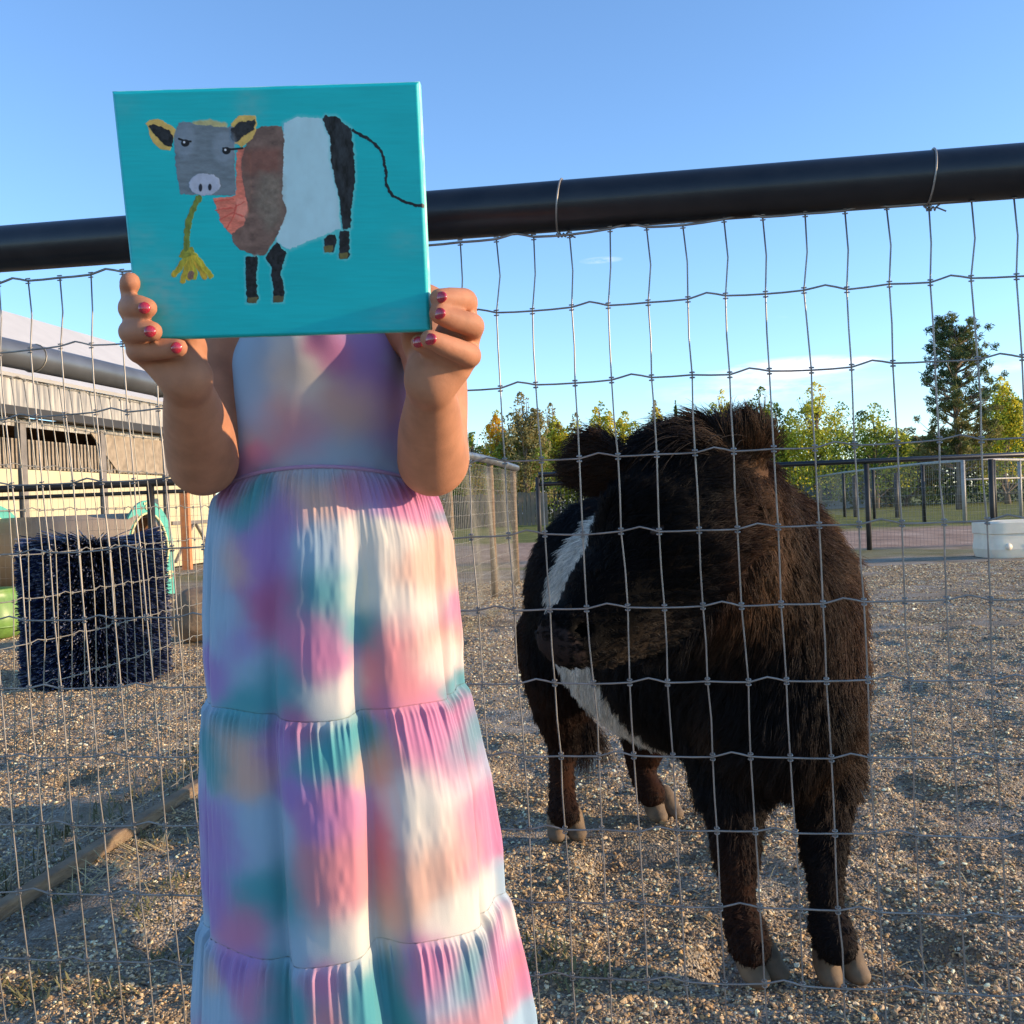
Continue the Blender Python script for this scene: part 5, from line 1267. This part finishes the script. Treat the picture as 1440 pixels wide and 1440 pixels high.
paint(pd([(540, 225), (580, 208), (655, 203), (668, 240), (662, 480), (682, 520), (655, 590), (625, 650), (600, 690), (560, 695), (500, 665), (478, 640), (475, 612), (520, 575), (532, 500), (512, 400), (508, 330)]), S(116, 92, 82), .30, seed=6, sc=(24, 18))
paint(pd([(510, 300), (600, 285), (655, 290), (650, 370), (560, 390), (512, 380)]), S(126, 78, 66), .2, seed=7, soft=30, alpha=.7)
paint(pd([(580, 380), (660, 400), (660, 560), (610, 600), (560, 500)]), S(126, 118, 104), .3, seed=27, soft=40, alpha=.6, sc=(12, 12))
paint(pd([(490, 480), (525, 478), (535, 520), (520, 560), (490, 550)]), S(232, 140, 118), .15, seed=8, soft=10)
for pl in ([(410, 488), (480, 480)], [(412, 520), (480, 512), (520, 490)], [(430, 556), (480, 530), (520, 545)], [(455, 590), (480, 545), (490, 500)]): paint(ldist(pl, wx, wy)-2.5, S(205, 78, 66), .1, seed=9, alpha=.8)
paint(pd([(810, 178), (822, 165), (862, 170), (915, 215), (927, 300), (934, 400), (920, 500), (917, 590), (886, 596), (876, 480), (856, 400), (840, 330), (838, 250)]), S(30, 34, 38), 1.1, halo=12, seed=10, sc=(12, 30))
paint(pd([(878, 598), (912, 598), (914, 690), (905, 704), (872, 702)]), S(26, 28, 32), 1.1, halo=10, seed=11)
paint(pd([(818, 625), (835, 612), (862, 612), (865, 640), (852, 680), (822, 677)]), S(28, 30, 34), 1.1, halo=10, seed=12)
paint(pd([(874, 682), (908, 680), (904, 702), (876, 704)]), S(110, 104, 58), .2, seed=13); paint(pd([(820, 655), (852, 655), (848, 680), (822, 678)]), S(106, 98, 56), .2, seed=14)
paint(pd([(525, 695), (570, 695), (565, 770), (574, 855), (560, 870), (530, 868), (528, 790)]), S(24, 26, 30), 1.1, halo=10, seed=15, sc=(9, 9))
paint(pd([(600, 700), (625, 660), (642, 638), (678, 682), (665, 732), (658, 760), (674, 830), (668, 867), (630, 868), (630, 810), (622, 760), (626, 735)]), S(24, 26, 30), 1.1, halo=10, seed=16, sc=(9, 9))
paint(pd([(532, 848), (572, 846), (564, 870), (534, 869)]), S(96, 88, 56), .2, seed=17); paint(pd([(630, 845), (670, 842), (667, 867), (632, 868)]), S(92, 84, 56), .2, seed=18)
# head
paint(ldist([(340, 200), (400, 196), (440, 208)], wx, wy)-16, S(196, 172, 104), .2, seed=19, soft=8, alpha=.85)
paint(pd([(470, 195), (500, 165), (560, 165), (566, 200), (550, 250), (512, 282), (480, 272), (462, 230)]), S(214, 178, 96), .15, seed=20)
paint(pd([(256, 235), (274, 190), (300, 186), (340, 200), (480, 208), (488, 465), (300, 462), (280, 458), (264, 370)]), S(112, 124, 132), .16, seed=21, sc=(26, 9))
paint(pd([(468, 215), (500, 190), (560, 182), (556, 218), (520, 242), (488, 268), (466, 250)]), S(38, 38, 42), .5, seed=22, sc=(9, 9))
paint(edist((298, 262), (38, 62), wx, wy), S(138, 152, 166), .12, seed=23, soft=18, alpha=.5); paint(edist((445, 285), (44, 60), wx, wy), S(140, 152, 164), .12, seed=24, soft=18, alpha=.5)
paint(edist((372, 424), (57, 42), wx, wy), S(176, 182, 198), .1, seed=25, h=1.5); paint(edist((356, 436), (7, 15), qx, qy), S(30, 32, 44), .1); paint(edist((391, 434), (7, 13), qx, qy), S(30, 32, 44), .1)
for (c, lash) in (((298, 268), [(274, 252), (300, 262), (318, 262)]), ((452, 297), [(440, 288), (470, 292), (512, 288)])):
    paint(edist(c, (16, 14), qx, qy), S(14, 14, 20), .1, h=1.5); paint(ldist(lash, qx, qy)-4, S(14, 14, 20), .1); paint(edist((c[0]-4, c[1]-3), (4, 4), qx, qy), S(230, 232, 236), 0)
paint(ldist([(922, 222), (955, 240), (990, 262), (1030, 300), (1045, 370), (1050, 430), (1075, 470), (1115, 488), (1150, 502), (1195, 506)], wx, wy)-5.5, S(22, 26, 34), .3, seed=26)
# flower
for k, pl in enumerate(([(315, 690), (258, 762)], [(318, 690), (292, 785)], [(325, 690), (335, 770)], [(330, 690), (370, 772)], [(335, 690), (396, 768)], [(312, 680), (275, 745)], [(325, 700), (315, 775)])):
    paint(ldist(pl, wx, wy)-11, S(196-12*(k % 3), 172-10*(k % 2), 52), .22, seed=30+k, sc=(8, 14), h=1.3)
paint(edist((322, 765), (13, 16), wx, wy), S(130, 100, 84), .3, seed=40)
paint(pd([(295, 660), (330, 658), (342, 690), (282, 700), (275, 695)]), S(150, 150, 50), .2, seed=41); 
paint(ldist([(352, 476), (325, 520), (308, 580), (305, 662)], wx, wy)-12, S(112, 128, 52), .25, seed=42, sc=(8, 20), h=1.3)
C = np.clip(C, 0, 1)
wv = .00007*hgt+.00001*vnoise(uu*330, vv*270, 0, 90)
loc = np.stack([(uu*2-1)*pw, -np.minimum(wv, .0012), (1-vv*2)*ph], -1)
# soft rounded canvas edge
ed = np.minimum(np.minimum(uu, 1-uu)*2*pw, np.minimum(vv, 1-vv)*2*ph); loc[..., 1] += .0022*np.clip(1-ed/.0028, 0, 1)**2
MP = np.array(PM); Wp = loc.reshape(-1, 3) @ MP.T+np.array(pe)
ii = np.arange(NU*NV).reshape(NV, NU)
Qp = np.stack([ii[:-1, :-1], ii[1:, :-1], ii[1:, 1:], ii[:-1, 1:]], -1).reshape(-1, 4)
M_paint = mat('acrylic_paint', (.1, .5, .5), .5, 0, .35, attr='tint', bump=.06, bscale=900, bdist=.0002)
front = mesh_np('canvas_front', Wp, Qp, M_paint, True, pt_, colors=C.reshape(-1, 3))
# wrapped sides
dep = .0185
M_side = mat('mint_painted_edge', S(96, 196, 186), .6, 0, .3, col2=S(190, 232, 214), vscale=60, stretch=(1, 1, 1))
per_ = [(-pw, ph)]+[(x, ph) for x in np.linspace(-pw, pw, 60)[1:]]+[(pw, z) for z in np.linspace(ph, -ph, 50)[1:]]+[(x, -ph) for x in np.linspace(pw, -pw, 60)[1:]]+[(-pw, z) for z in np.linspace(-ph, ph, 50)[1:-1]]
Vs = []
for (o1, y) in ((0, .0021), (.0007, .004), (.0007, dep)):
    for (x, z) in per_: Vs.append((x+math.copysign(o1, x)*(abs(x) > pw-1e-6), y, z+math.copysign(o1, z)*(abs(z) > ph-1e-6)))
n_ = len(per_); Qs = [[i*n_+k, i*n_+(k+1) % n_, (i+1)*n_+(k+1) % n_, (i+1)*n_+k] for i in range(2) for k in range(n_)]
mesh_np('canvas_side', np.array(Vs) @ MP.T+np.array(pe), np.array(Qs), M_side, True, pt_)
M_pine = mat('pale_pine', (.55, .40, .24), .7, var=.15)
for (cx_, cz_, sx_, sz_) in ((0, ph-.02, 2*pw-.002, .036), (0, -ph+.02, 2*pw-.002, .036), (-pw+.02, 0, .036, 2*ph-.08), (pw-.02, 0, .036, 2*ph-.08)):
    c = PM @ Vector((cx_, .0115, cz_))+pe; MB().box(c, (sx_, .0135, sz_), M=PM).build('stretcher_bar', M_pine, pt_)
bk = MB().box(PM @ Vector((0, .0035, 0))+pe, (2*pw-.004, .0008, 2*ph-.004), M=PM).build('canvas_back', mat('raw_canvas', (.62, .58, .50), .9), pt_)
print('tris', sum(len(o.data.polygons) for o in scene.objects if o.type == 'MESH'), 'objs', len(scene.objects))
